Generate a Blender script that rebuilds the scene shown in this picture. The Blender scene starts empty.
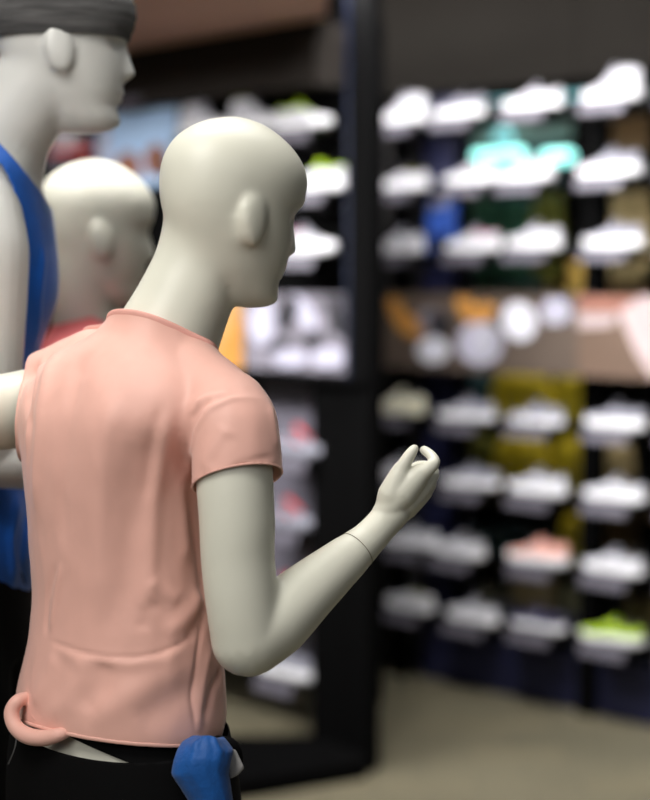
import bpy, bmesh, math, random
from mathutils import Vector, Matrix, Quaternion
from mathutils.bvhtree import BVHTree
random.seed(7)
scn = bpy.context.scene
COL = scn.collection
FPX = 1500.0
PITCH = math.atan(125/1500.0)
CAMZ = 1.55
CAM = Vector((0, 0, CAMZ))
CF = Vector((0, math.cos(PITCH), -math.sin(PITCH)))
CU = Vector((0, math.sin(PITCH), math.cos(PITCH)))
CR = Vector((1, 0, 0))

def T(px, py, d):
    """point seen at (px,py) of the 650x800 frame, d metres along the optical axis"""
    return CAM + CF*d + CR*((px-325)/FPX*d) + CU*((400-py)/FPX*d)
def ray(px, py):
    return (CF + CR*((px-325)/FPX) + CU*((400-py)/FPX)).normalized()
def interp(tab, z):
    tab = sorted(tab)
    if z <= tab[0][0]: return tab[0][1:]
    if z >= tab[-1][0]: return tab[-1][1:]
    for a, b in zip(tab, tab[1:]):
        if a[0] <= z <= b[0]:
            t = (z-a[0])/(b[0]-a[0])
            return tuple(u+(v-u)*t for u, v in zip(a[1:], b[1:]))
def cat_interp(tab, z):
    """monotone-ish cubic through a table [(z, v)...]"""
    tab = sorted(tab); n = len(tab)
    if z <= tab[0][0]: return tab[0][1]
    if z >= tab[-1][0]: return tab[-1][1]
    for i in range(n-1):
        if tab[i][0] <= z <= tab[i+1][0]:
            x0, y0 = tab[i]; x1, y1 = tab[i+1]; h = x1-x0; t = (z-x0)/h
            def slope(j):
                if j == 0: return (tab[1][1]-tab[0][1])/(tab[1][0]-tab[0][0])
                if j == n-1: return (tab[-1][1]-tab[-2][1])/(tab[-1][0]-tab[-2][0])
                return (tab[j+1][1]-tab[j-1][1])/(tab[j+1][0]-tab[j-1][0])
            m0, m1 = slope(i)*h, slope(i+1)*h
            return (2*t**3-3*t*t+1)*y0+(t**3-2*t*t+t)*m0+(-2*t**3+3*t*t)*y1+(t**3-t*t)*m1

# ------------------------------------------------------------------ materials
def srgb(r, g, b):
    def f(c):
        c /= 255.0
        return c/12.92 if c <= .04045 else ((c+.055)/1.055)**2.4
    return (f(r), f(g), f(b), 1)
MATS = {}
def mat(name, rgb, rough=.5, metal=0, var=.06, scale=30, bump=0, bscale=400, sheen=0, spec=.5, emit=0, coat=0, stretch=(1,1,1)):
    m = bpy.data.materials.new(name); m.use_nodes = True
    nt = m.node_tree; b = nt.nodes['Principled BSDF']
    b.inputs['Roughness'].default_value = rough; b.inputs['Metallic'].default_value = metal
    b.inputs['Specular IOR Level'].default_value = spec
    b.inputs['Sheen Weight'].default_value = sheen
    b.inputs['Coat Weight'].default_value = coat
    c = srgb(*rgb)
    tc = nt.nodes.new('ShaderNodeTexCoord'); mp = nt.nodes.new('ShaderNodeMapping')
    mp.inputs['Scale'].default_value = stretch
    nt.links.new(tc.outputs['Object'], mp.inputs['Vector'])
    nz = nt.nodes.new('ShaderNodeTexNoise'); nz.inputs['Scale'].default_value = scale; nz.inputs['Detail'].default_value = 4
    nt.links.new(mp.outputs['Vector'], nz.inputs['Vector'])
    rp = nt.nodes.new('ShaderNodeValToRGB')
    rp.color_ramp.elements[0].position = .3; rp.color_ramp.elements[1].position = .7
    rp.color_ramp.elements[0].color = tuple(x*(1-var) for x in c[:3])+(1,)
    rp.color_ramp.elements[1].color = tuple(min(1, x*(1+var)) for x in c[:3])+(1,)
    nt.links.new(nz.outputs['Fac'], rp.inputs['Fac']); nt.links.new(rp.outputs['Color'], b.inputs['Base Color'])
    if emit:
        nt.links.new(rp.outputs['Color'], b.inputs['Emission Color']); b.inputs['Emission Strength'].default_value = emit
    if bump:
        n2 = nt.nodes.new('ShaderNodeTexNoise'); n2.inputs['Scale'].default_value = bscale; n2.inputs['Detail'].default_value = 2
        nt.links.new(mp.outputs['Vector'], n2.inputs['Vector'])
        bp = nt.nodes.new('ShaderNodeBump'); bp.inputs['Strength'].default_value = bump; bp.inputs['Distance'].default_value = .002
        nt.links.new(n2.outputs['Fac'], bp.inputs['Height']); nt.links.new(bp.outputs['Normal'], b.inputs['Normal'])
    MATS[name] = m
    return m
mat('mannequin_white', (222,221,206), .42, var=.015, scale=9, spec=.45)
mat('mannequin_cool', (214,214,210), .35, var=.015, scale=9, spec=.5)
mat('shirt_pink', (239,185,170), .5, var=.02, scale=25, bump=.10, bscale=1400, sheen=.2, spec=.4)
mat('rib_pink', (238,176,163), .7, var=.03, scale=60, bump=.15, bscale=900)
mat('shirt_coral', (236,120,122), .7, var=.03, scale=30)
mat('tank_blue', (10,92,190), .5, var=.08, scale=40, bump=.1, bscale=900, sheen=.1)
mat('cloth_blue', (3,86,164), .6, var=.10, scale=60, bump=.35, bscale=260, sheen=.15)
mat('cloth_black', (10,10,11), .85, spec=.12, var=.2, scale=40, bump=.15, bscale=700)
mat('trouser_black', (9,9,10), .85, var=.2, scale=9, bump=.15, bscale=700, spec=.12)
mat('piping_grey', (120,120,122), .6)
mat('cuff_grey', (165,163,162), .6)
mat('headband', (78,77,77), .9, var=.45, scale=14, bump=.5, bscale=300, stretch=(1,1,9))
mat('seam_dark', (120,112,92), .8)
mat('black_metal', (8,8,8), .85, var=.15, spec=.04)
mat('black_panel', (8,8,8), .9, var=.15, spec=.04)
mat('navy_panel', (14,18,52), .6, var=.12)
mat('navy_pale', (10,20,42), .5, var=.1)
mat('fascia', (52,48,44), .9, var=.08, scale=4, spec=.1)
mat('bulkhead', (29,27,24), .9, var=.08, scale=4, spec=.05)
mat('ledge_dark', (24,23,25), .5)
mat('ledge_grey', (104,101,110), .4, var=.04)
mat('white_shoe', (214,214,218), .55, var=.03)
mat('cream_shoe', (236,232,205), .6, var=.04)
mat('grey_shoe', (112,112,122), .6, var=.08)
mat('pale_shoe', (150,150,160), .6, var=.05)
mat('dark_shoe', (44,42,50), .7, var=.1)
mat('navy_shoe', (44,42,78), .7, var=.1)
mat('lime', (170,205,15), .5, var=.1)
mat('peach', (240,178,160), .6, var=.06)
mat('red', (214,48,46), .5, var=.15)
mat('pink_lining', (190,110,140), .7)
mat('lining', (70,68,72), .9)
mat('sole_white', (246,246,246), .5, var=.02)
mat('yellow_cloth', (196,166,16), .75, var=.12)
mat('gold_box', (238,186,92), .6, var=.1)
mat('orange_wood', (172,108,36), .6, var=.2)
mat('tan_card', (176,148,104), .7, var=.1)
mat('beige_card', (186,176,140), .7, var=.08)
mat('green_cloth', (34,74,52), .8, var=.2)
mat('teal_cloth', (26,60,68), .8, var=.2)
mat('teal_board', (128,150,148), .6, var=.12, scale=6)
mat('brown_wood', (92,66,34), .6, var=.25, scale=5)
mat('olive_cloth', (96,92,20), .8, var=.2)
mat('cyan_tube', (165,250,244), .4, emit=2.6, var=.05)
mat('pale_cyan', (140,205,215), .4, emit=.8, var=.2)
mat('photo_brown', (86,74,64), .6, var=.12, scale=5)
mat('photo_tan', (106,86,71), .6, var=.1, scale=5)
mat('photo_orange', (194,136,62), .6, var=.15, scale=14)
mat('photo_white', (222,222,230), .6, var=.08, scale=30)
mat('photo_grey', (120,116,124), .6, var=.6, scale=16)
mat('photo_lilac', (188,186,202), .6, var=.12, scale=20)
mat('photo_black', (30,29,33), .6, var=.2)
mat('photo_wood', (196,150,92), .6, var=.12, scale=8)
mat('photo_sky', (176,206,238), .6, var=.1, scale=6)
mat('photo_skin', (150,100,78), .6, var=.25, scale=12)
mat('photo_pinkwhite', (186,168,166), .6, var=.06)
mat('photo_salmon', (148,100,84), .6, var=.1)
mat('blue_poster', (58,98,190), .5, var=.25, scale=14)
mat('lamp_white', (250,250,245), .4, emit=2.0)
mat('ceiling_tan', (226,184,168), .85, var=.10, scale=3, stretch=(1,6,1))
mat('ceiling_dark', (40,38,35), .9, var=.08, scale=2)
mat('wall_dark', (36,34,33), .9, var=.1, scale=3)

def floor_mat():
    m = bpy.data.materials.new('floor_vinyl'); m.use_nodes = True; nt = m.node_tree; b = nt.nodes['Principled BSDF']
    tc = nt.nodes.new('ShaderNodeTexCoord')
    n1 = nt.nodes.new('ShaderNodeTexNoise'); n1.inputs['Scale'].default_value = 2.2; n1.inputs['Detail'].default_value = 6
    n2 = nt.nodes.new('ShaderNodeTexBrick'); n2.inputs['Scale'].default_value = 1.6
    n2.inputs['Color1'].default_value = srgb(128,121,98); n2.inputs['Color2'].default_value = srgb(118,113,93); n2.inputs['Mortar'].default_value = srgb(104,99,82)
    n2.inputs['Mortar Size'].default_value = .006
    mx = nt.nodes.new('ShaderNodeMixRGB'); mx.blend_type = 'MULTIPLY'; mx.inputs['Fac'].default_value = .55
    rp = nt.nodes.new('ShaderNodeValToRGB'); rp.color_ramp.elements[0].color = (.62,.62,.6,1); rp.color_ramp.elements[1].color = (1,.99,.95,1)
    rp.color_ramp.elements[0].position = .3; rp.color_ramp.elements[1].position = .7
    nt.links.new(tc.outputs['Object'], n1.inputs['Vector']); nt.links.new(tc.outputs['Object'], n2.inputs['Vector'])
    nt.links.new(n1.outputs['Fac'], rp.inputs['Fac']); nt.links.new(n2.outputs['Color'], mx.inputs['Color1']); nt.links.new(rp.outputs['Color'], mx.inputs['Color2'])
    nt.links.new(mx.outputs['Color'], b.inputs['Base Color']); b.inputs['Roughness'].default_value = .5
    MATS['floor'] = m
floor_mat()
def glass_mat():
    m = bpy.data.materials.new('window_glass'); m.use_nodes = True; nt = m.node_tree
    for n in list(nt.nodes): nt.nodes.remove(n)
    o = nt.nodes.new('ShaderNodeOutputMaterial'); tr = nt.nodes.new('ShaderNodeBsdfTransparent'); gl = nt.nodes.new('ShaderNodeBsdfGlossy')
    tr.inputs['Color'].default_value = (.93,.96,.95,1); gl.inputs['Roughness'].default_value = .03
    fr = nt.nodes.new('ShaderNodeFresnel'); fr.inputs['IOR'].default_value = 1.35
    mx = nt.nodes.new('ShaderNodeMixShader')
    nt.links.new(fr.outputs['Fac'], mx.inputs['Fac']); nt.links.new(tr.outputs[0], mx.inputs[1]); nt.links.new(gl.outputs[0], mx.inputs[2])
    nt.links.new(mx.outputs[0], o.inputs['Surface']); MATS['glass'] = m
glass_mat()

# ------------------------------------------------------------------ mesh helpers
def new_obj(name, me, m, parent=None, smooth=True):
    o = bpy.data.objects.new(name, me); COL.objects.link(o)
    if m is not None:
        me.materials.clear(); me.materials.append(MATS[m] if isinstance(m, str) else m)
    if smooth:
        for p in me.polygons: p.use_smooth = True
    if parent is not None:
        o.parent = parent
    return o
def bm_obj(name, bm, m, parent=None, smooth=False):
    me = bpy.data.meshes.new(name); bmesh.ops.recalc_face_normals(bm, faces=bm.faces); bm.to_mesh(me); bm.free()
    return new_obj(name, me, m, parent, smooth)
def tag(o, label, cat, group=None, kind=None):
    o['label'] = label
    if cat: o['category'] = cat
    if group: o['group'] = group
    if kind: o['kind'] = kind
    return o
def empty(name, loc=(0,0,0), rz=0.0, label=None, cat=None, group=None):
    o = bpy.data.objects.new(name, None); COL.objects.link(o); o.location = loc; o.rotation_euler = (0,0,rz)
    o.empty_display_size = .05
    if label: tag(o, label, cat, group)
    return o
def box(bm, c, s, rot=None, bev=0):
    r = bmesh.ops.create_cube(bm, size=1)
    vs = r['verts']
    M = Matrix.Translation(Vector(c)) @ (rot.to_4x4() if rot else Matrix.Identity(4)) @ Matrix.Diagonal((*s,1))
    bmesh.ops.transform(bm, matrix=M, verts=vs)
    if bev:
        es = list({e for v in vs for e in v.link_edges})
        bmesh.ops.bevel(bm, geom=es, offset=bev, segments=2, affect='EDGES', profile=.5)
def loft(bm, rings, cap=True, close=True):
    vr = [[bm.verts.new(p) for p in r] for r in rings]
    n = len(rings[0])
    for a, b in zip(vr, vr[1:]):
        for i in range(n if close else n-1):
            j = (i+1) % n
            bm.faces.new((a[i], a[j], b[j], b[i]))
    if cap:
        bm.faces.new(list(reversed(vr[0]))); bm.faces.new(vr[-1])
    return vr
def tube(bm, pts, rad, seg=16, ends=True, flat=None):
    """round-ended tapered tube through pts; flat=(axis vector, factor) squeezes the section along an axis"""
    pts = [Vector(p) for p in pts]
    # smooth resample
    P, R = [], []
    n = len(pts)
    for i in range(n-1):
        p0 = pts[max(i-1,0)]; p1 = pts[i]; p2 = pts[i+1]; p3 = pts[min(i+2,n-1)]
        for k in range(6):
            t = k/6
            P.append(.5*((2*p1)+(p2-p0)*t+(2*p0-5*p1+4*p2-p3)*t*t+(-p0+3*p1-3*p2+p3)*t**3))
            R.append(rad[i]+(rad[i+1]-rad[i])*t)
    P.append(pts[-1]); R.append(rad[-1])
    if ends:
        d0 = (P[0]-P[1]).normalized(); d1 = (P[-1]-P[-2]).normalized()
        pre = [(P[0]+d0*R[0]*math.sin(a), R[0]*math.cos(a)) for a in (1.5,1.25,.9,.45)]
        post = [(P[-1]+d1*R[-1]*math.sin(a), R[-1]*math.cos(a)) for a in (.45,.9,1.25,1.5)]
        P = [p for p,_ in pre]+P+[p for p,_ in post]; R = [r for _,r in pre]+R+[r for _,r in post]
    d = (P[1]-P[0]).normalized()
    u = d.orthogonal().normalized(); rings = []
    for i, p in enumerate(P):
        nd = (P[min(i+1,len(P)-1)]-P[max(i-1,0)]).normalized()
        q = d.rotation_difference(nd); u = (q @ u).normalized(); d = nd
        v = d.cross(u).normalized(); ring = []
        for k in range(seg):
            a = 2*math.pi*k/seg
            off = (u*math.cos(a)+v*math.sin(a))*R[i]
            if flat:
                ax = Vector(flat[0]); off = off - ax*(off.dot(ax))*(1-flat[1])
            ring.append(p+off)
        rings.append(ring)
    loft(bm, rings)
def ellipsoid(bm, c, r, rot=None, seg=24):
    q = bmesh.ops.create_uvsphere(bm, u_segments=seg, v_segments=seg//2+2, radius=1)
    M = Matrix.Translation(Vector(c)) @ (rot.to_4x4() if rot else Matrix.Identity(4)) @ Matrix.Diagonal((*r,1))
    bmesh.ops.transform(bm, matrix=M, verts=q['verts'])
def remesh(bm, voxel, smooth=6, fac=.5):
    me = bpy.data.meshes.new('tmp'); bmesh.ops.recalc_face_normals(bm, faces=bm.faces); bm.to_mesh(me); bm.free()
    o = bpy.data.objects.new('tmp', me); COL.objects.link(o)
    md = o.modifiers.new('r', 'REMESH'); md.mode = 'VOXEL'; md.voxel_size = voxel
    if smooth:
        s = o.modifiers.new('s', 'SMOOTH'); s.iterations = smooth; s.factor = fac
    dg = bpy.context.evaluated_depsgraph_get()
    out = bpy.data.meshes.new_from_object(o.evaluated_get(dg))
    bpy.data.objects.remove(o); bpy.data.meshes.remove(me)
    return out
def blend(me, spots):
    bm = bmesh.new(); bm.from_mesh(me)
    for c, rad, it in spots:
        for k_, q in ((.62, it), (.8, it//2), (1.0, it//4)):
            vs = [v for v in bm.verts if (v.co-c).length < rad*k_]
            for _ in range(q): bmesh.ops.smooth_vert(bm, verts=vs, factor=.5, use_axis_x=True, use_axis_y=True, use_axis_z=True)
    bm.to_mesh(me); bm.free()
def bisect(me, co, no, pred=None):
    """cut away everything on the +no side (only among faces whose centre passes pred)"""
    bm = bmesh.new(); bm.from_mesh(me)
    fs = [f for f in bm.faces if pred is None or pred(f.calc_center_median())]
    g = set(fs); es = {e for f in fs for e in f.edges}; vs = {v for f in fs for v in f.verts}
    bmesh.ops.bisect_plane(bm, geom=list(vs)+list(es)+list(g), plane_co=co, plane_no=no, clear_outer=False)
    no = Vector(no).normalized(); co = Vector(co)
    kill = [f for f in bm.faces if (pred is None or pred(f.calc_center_median())) and (f.calc_center_median()-co).dot(no) > 0]
    bmesh.ops.delete(bm, geom=kill, context='FACES')
    bm.to_mesh(me); bm.free()
def cast(me, *pix):
    b = bmesh.new(); b.from_mesh(me); t = BVHTree.FromBMesh(b); out = []
    for p in pix:
        h = t.ray_cast(CAM, ray(*p)); out.append(h[0] if h[0] is not None else T(p[0], p[1], 1.76))
    b.free(); return out
def solidify(me, th):
    o = bpy.data.objects.new('tmp', me); COL.objects.link(o)
    s = o.modifiers.new('s','SOLIDIFY'); s.thickness = th; s.offset = -1
    dg = bpy.context.evaluated_depsgraph_get(); out = bpy.data.meshes.new_from_object(o.evaluated_get(dg))
    bpy.data.objects.remove(o); return out
def to_local(me, root):
    bpy.context.view_layer.update()
    me.transform(root.matrix_world.inverted())
def plane3(a, b, c, toward):
    n = (b-a).cross(c-a).normalized()
    if n.dot(Vector(toward)) < 0: n = -n
    return a, n
def sculpt(me, strokes):
    """push vertices along their normals near hand-placed fold lines lying on the cloth"""
    bm = bmesh.new(); bm.from_mesh(me); bvh = BVHTree.FromBMesh(bm)
    bm.normal_update(); add = {}
    for pl, w, amp in strokes:
        pts = []
        for (a, b) in zip(pl, pl[1:]):
            for k in range(8):
                t = k/8; px, py = a[0]+(b[0]-a[0])*t, a[1]+(b[1]-a[1])*t
                h = bvh.ray_cast(CAM, ray(px, py))
                if h[0] is not None: pts.append(h[0])
        h = bvh.ray_cast(CAM, ray(*pl[-1]))
        if h[0] is not None: pts.append(h[0])
        if len(pts) < 3: continue
        n = len(pts)
        from mathutils.kdtree import KDTree
        # densify
        D = []
        for i in range(n-1):
            for k in range(4): D.append((pts[i].lerp(pts[i+1], k/4), (i+k/4)/(n-1)))
        kd = KDTree(len(D))
        for i, (p, _) in enumerate(D): kd.insert(p, i)
        kd.balance()
        for v in bm.verts:
            co, i, d = kd.find(v.co)
            if d < w*2.6:
                t = D[i][1]; tp = min(1, t/.22, (1-t)/.22) if amp else 1
                add.setdefault(v.index, [v, 0.0])[1] += amp*math.exp(-(d/w)**2)*(tp*tp*(3-2*tp))
    for v, a in add.values(): v.co += v.normal*a
    bm.to_mesh(me); bm.free()

# ------------------------------------------------------------------ mannequin head
def head_bm(bm, M, male=False, nose=1.0, ear=1.0):
    F = [(0,.046),(.006,.066),(.016,.0765),(.028,.0765),(.036,.0745),(.06,.0805),(.08,.083),(.10,.083),(.118,.0825),(.13,.085),(.145,.0895),(.165,.0905),(.183,.0835),(.2,.069),(.214,.050),(.224,.029),(.2285,.012),(.23,-.006)]
    B = [(0,.0),(.03,-.035),(.06,-.062),(.09,-.080),(.12,-.0915),(.15,-.0955),(.17,-.093),(.19,-.084),(.205,-.070),(.216,-.054),(.224,-.036),(.2285,-.020),(.23,-.008)]
    W = [(0,.016),(.006,.026),(.016,.035),(.03,.043),(.05,.0525),(.08,.062),(.11,.069),(.14,.0735),(.16,.074),(.18,.0695),(.2,.058),(.214,.0435),(.224,.027),(.2285,.0135),(.23,.003)]
    rings = []; N = 72; S = 84
    for i in range(S+1):
        z = .23*(1-math.cos(math.pi*i/S))/2
        yf, yb, w = cat_interp(F,z), cat_interp(B,z), cat_interp(W,z)
        yc = (yf+yb)*.5 - .004*math.sin(math.pi*z/.23)
        ring = []
        for k in range(N):
            a = 2*math.pi*k/N
            s, c = math.sin(a), math.cos(a)
            e = 2/2.15
            x = w*math.copysign(abs(s)**e, s)
            y = yc + ((yf-yc) if c > 0 else (yc-yb))*math.copysign(abs(c)**e, c)
            if c > 0:
                g = lambda x0, z0, sx, sz: math.exp(-((x-x0)/sx)**2-((z-z0)/sz)**2)
                # nose: wedge growing downward
                if .070 < z < .132:
                    t = (.132-z)/.055
                    prof = min(1, t)**1.3 if z > .084 else max(0, (z-.070)/.014)**.8
                    y += nose*.018*prof*math.exp(-(x/(.007+.005*min(1,t)))**2)
                y += .0058*g(0,.0565,.019,.0040)+.0062*g(0,.046,.017,.0045)-.0018*g(0,.0515,.02,.0018)
                y -= .0065*(g(.031,.120,.015,.011)+g(-.031,.120,.015,.011))
                y += .003*(g(.03,.138,.02,.008)+g(-.03,.138,.02,.008))
                y += .004*g(0,.014,.014,.010)
            ring.append(M @ Vector((x, y, z)))
        rings.append(ring)
    loft(bm, rings)
    for s in (-1, 1):
        R = Matrix.Rotation(math.radians(s*15), 3, 'Z') @ Matrix.Rotation(math.radians(8), 3, 'X')
        b2 = bmesh.new()
        q = bmesh.ops.create_uvsphere(b2, u_segments=28, v_segments=18, radius=1)
        for v in b2.verts:      # oval pad, wider at the top, lobed at the bottom
            zz = v.co.z
            v.co.y *= 1.0 if zz > 0 else 1-.22*(-zz)
            q_ = (abs(v.co.y)**2.4+abs(v.co.z)**2.4+abs(v.co.x)**2.4)**(1/2.4)
            if q_ > 1e-6: v.co *= min(1.12, v.co.length/q_)
        RM = M @ Matrix.Translation((s*.0675,.001,.1015)) @ R.to_4x4() @ Matrix.Diagonal((.0105*ear,.020*ear,.0325*ear,1))
        bmesh.ops.transform(b2, matrix=RM, verts=b2.verts)
        me = bpy.data.meshes.new('e'); b2.to_mesh(me); b2.free(); bm.from_mesh(me); bpy.data.meshes.remove(me)
def head_matrix(origin, theta, pitch, sc=1.0, roll=0):
    R = Matrix.Rotation(theta-math.pi/2, 4, 'Z')
    return Matrix.Translation(origin) @ R @ Matrix.Scale(sc,4) @ Matrix.Translation((0,0,.11)) @ Matrix.Rotation(roll,4,'Y') @ Matrix.Rotation(-pitch, 4, 'X') @ Matrix.Translation((0,0,-.11))

def ell(center, f, r, a, b, n=64, p=2.15):
    out = []
    for k in range(n):
        t = 2*math.pi*k/n; s, c = math.sin(t), math.cos(t); e = 2/p
        out.append(center + r*(a*math.copysign(abs(s)**e, s)) + f*(b*math.copysign(abs(c)**e, c)))
    return out
def torso_rings(tab, cfun, f, r, step=.02):
    zs = [t[0] for t in tab]; z0, z1 = min(zs), max(zs); n = int((z1-z0)/step)+1; rings = []
    A = [(t[0], t[1]) for t in tab]; B = [(t[0], t[2]) for t in tab]
    for i in range(n+1):
        z = z0+(z1-z0)*i/n
        c = cfun(z); rings.append(ell(Vector((c[0], c[1], z)), f, r, cat_interp(A, z), cat_interp(B, z)))
    return rings

def relaxed_hand(bm, wrist, d, side, curl):
    """palm and five slightly curled fingers; d = direction of the hand, side = towards the thumb, curl = palm side"""
    d = Vector(d).normalized(); side = Vector(side); side = (side-d*side.dot(d)).normalized(); c = d.cross(side)
    if c.dot(Vector(curl)) < 0: c = -c
    for i, (o_, L) in enumerate(((.027,.070),(.009,.078),(-.009,.072),(-.026,.056))):
        k0 = wrist+d*.080+side*o_
        tube(bm, [wrist-d*.01+side*o_*.45, wrist+d*.04+side*o_*.8, k0], [.014,.0135,.0095], 12)
        tube(bm, [k0, k0+d*L*.45+c*.006+side*o_*.08, k0+d*L*.78+c*.022+side*o_*.10, k0+d*L*.93+c*.040+side*o_*.1], [.0095,.0086,.0076,.0064], 10)
    tube(bm, [wrist+d*.012+side*.016, wrist+d*.045+side*.036+c*.010, wrist+d*.078+side*.050+c*.022, wrist+d*.100+side*.052+c*.030], [.014,.0125,.0095,.0075], 12)
# ================================================================== MAIN MANNEQUIN
PHI = math.radians(50)
f = Vector((math.cos(PHI), math.sin(PHI), 0)); r = Vector((math.sin(PHI), -math.cos(PHI), 0))
DT = 1.85
def pc(px, z, d=DT):                # torso axis point at pixel column px, height z
    y = d + 0; X = (px-325)/FPX*d
    return (X, y)
AX = [(0.0,118),(.84,118),(.93,116),(1.00,115.5),(1.09,121),(1.15,121),(1.22,117),(1.30,118),(1.38,126),(1.43,132),(1.455,138),(1.485,157),(1.52,166)]
def axis(z):
    px = cat_interp(AX, z); return pc(px, z)
root = empty('mannequin', (axis(.9)[0], axis(.9)[1], 0), PHI-math.pi/2,
             'white bald mannequin seen from behind in pale pink t-shirt, forearm raised', 'mannequin')
bm = bmesh.new()
HM = head_matrix(T(231, 303.5, 1.87), math.radians(27), math.radians(10), 1.0)
head_bm(bm, HM)
tube(bm, [T(214,212,1.87), T(200,262,1.87), T(182,306,1.865), T(166,342,1.86), T(150,390,1.85)], [.060,.0575,.060,.066,.075], 36)
BODY = [(.80,.13,.095),(.86,.150,.108),(.92,.152,.108),(.98,.135,.098),(1.05,.112,.085),(1.12,.1,.08),(1.2,.105,.088),(1.28,.118,.098),(1.34,.130,.1),(1.39,.145,.092),(1.42,.125,.075),(1.45,.075,.06),(1.475,.05,.048)]
loft(bm, torso_rings(BODY, axis, f, r))
SR = T(232,418,1.745); SL = T(44,402,1.95)
k = 1.74/FPX
tube(bm, [T(202,434,1.785), T(231,425,1.75), T(234,470,1.735), T(237,520,1.73), T(238,560,1.73), T(242.5,604,1.73), T(248.5,639,1.735)],
     [.036,.041, 39*k, 38*k, 37*k, 36.5*k, 37.5*k], 32)
EL = T(250,634,1.735); 
FA = [(248.5,639,1.735,38),(276,620,1.75,36.5),(305,594,1.77,31),(334,569,1.79,25.5),(356,550.5,1.804,20.7)]
tube(bm, [T(a,b,c) for a,b,c,_ in FA], [d_*c/FPX for a,b,c,d_ in FA], 32)
tube(bm, [T(80,402,1.92), T(42,405,1.945), T(10,411,1.925), T(-40,418,1.89), T(-110,440,1.85), T(-160,462,1.83)], [.05,.05,.049,.047,.043,.042], 32)
tube(bm, [T(-160,462,1.83), T(-200,400,1.75), T(-225,330,1.70)], [.042,.035,.024], 24)
relaxed_hand(bm, T(-225,330,1.70), T(-225,330,1.70)-T(-200,400,1.75), r, f)
ax = axis(.85)
foot_c = []
for s in (-1, 1):
    hip = Vector((ax[0], ax[1], .86))+r*s*.075; knee = Vector((ax[0], ax[1], .47))+r*s*.085+f*.02; ank = Vector((ax[0], ax[1], .09))+r*s*.09-f*.01
    tube(bm, [hip, hip.lerp(knee,.5), knee, knee.lerp(ank,.35)-f*.01, ank], [.075,.066,.048,.05,.03], 20)
    tube(bm, [ank+Vector((0,0,-.03)), ank+f*.08+Vector((0,0,-.06)), ank+f*.15+Vector((0,0,-.072))], [.032,.028,.014], 16, flat=((0,0,1),.9))
    foot_c.append(ank)
body = remesh(bm, .0032, 12)
blend(body, [(HM @ Vector((s_*.055,-.050,.050)), .062, 70) for s_ in (-1,1)]+[(HM @ Vector((0,-.075,.055)), .055, 40)])
to_local(body, root)
new_obj('body', body, 'mannequin_white', root)

# ---- right hand, a separate piece plugged in at the wrist seam
bm = bmesh.new()
dH = 1.835; kh = dH/FPX
W0 = [(350,555,1.80,22.0),(358,548.5,1.806,20.3),(367.2,540.2,1.813,18.2),(376,531,1.82,17.2),(385,521,1.828,17),(393,511,1.833,18)]
tube(bm, [T(a,b,c) for a,b,c,_ in W0], [d_*c/FPX for a,b,c,d_ in W0], 24)
# palm: overlapping tapered metacarpals from wrist to each knuckle
KN = {'index':(420,474,1.822),'middle':(425,483,1.838),'ring':(423,492,1.853),'little':(416,501,1.866)}
for nme,(a,b,c) in KN.items():
    dd = {'index':1.826,'middle':1.834,'ring':1.842,'little':1.850}[nme]
    st = {'index':(384,513),'middle':(386,516),'ring':(388,519),'little':(389,521)}[nme]
    rr = {'index':(12.5,16,10.5),'middle':(12.5,16.5,10.5),'ring':(12,15,10),'little':(11,12.5,8.5)}[nme]
    tube(bm, [T(st[0],st[1],dd), T((st[0]+a)/2,(st[1]+b)/2-1,(dd+c)/2), T(a,b,c)], [x*kh for x in rr], 20)
tube(bm, [T(385,513,1.83), T(392,494,1.823), T(401,470,1.82)], [11*kh,14.5*kh,9*kh], 20)
def finger(pts, rad): tube(bm, [T(*p) for p in pts], [x*kh for x in rad], 16)
finger([(399,475,1.82),(406,461,1.818),(411.5,452.5,1.82),(414.5,448.5,1.823)], [9,6.6,5.8,4.6])                       # thumb
finger([(419,476,1.822),(429,468,1.818),(434.3,462,1.822),(431,455.5,1.832),(425,450.6,1.842),(423.5,449.8,1.845)], [9,7.4,6.2,5.4,4.9,4.4])   # index
finger([(424,485,1.838),(431.5,477,1.838),(433,471,1.85),(428,466.5,1.868),(420,465,1.872),(414,467,1.866)], [9,7.2,6.2,5.6,5.0,4.6])       # middle
finger([(421,494,1.853),(429,487,1.858),(430,481,1.872),(423,477,1.886),(416,478,1.882),(411,481,1.874)], [8.6,6.8,6,5.4,4.8,4.4])         # ring
finger([(415,502,1.866),(423,497,1.873),(424,491,1.886),(419,488,1.894),(412,489,1.888)], [7.6,6,5.3,4.7,4.1])                     # little
hand = remesh(bm, .0014, 20)
d = (T(376,531,1.82)-T(357,549,1.805)).normalized()
bisect(hand, T(357,549.5,1.805), -d, lambda c: True)
to_local(hand, root); ho = new_obj('hand', hand, 'mannequin_white', root)
# shadow line of the wrist joint
bm = bmesh.new()
c0 = T(357,549.5,1.805); u = d.orthogonal().normalized(); v = d.cross(u)
pts = [c0+(u*math.cos(a)+v*math.sin(a))*(20.55*1.805/FPX) for a in [2*math.pi*i/48 for i in range(48)]]
loft(bm, [[p+(p-c0).normalized()*.0004*math.cos(b)+d*.0004*math.sin(b) for b in [2*math.pi*j/6 for j in range(6)]] for p in pts+pts[:1]], cap=False)
me = bpy.data.meshes.new('s'); bm.to_mesh(me); bm.free(); to_local(me, root)
so = new_obj('wrist_seam', me, 'seam_dark', root); so['label'] = 'thin dark joint line round the wrist'

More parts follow.
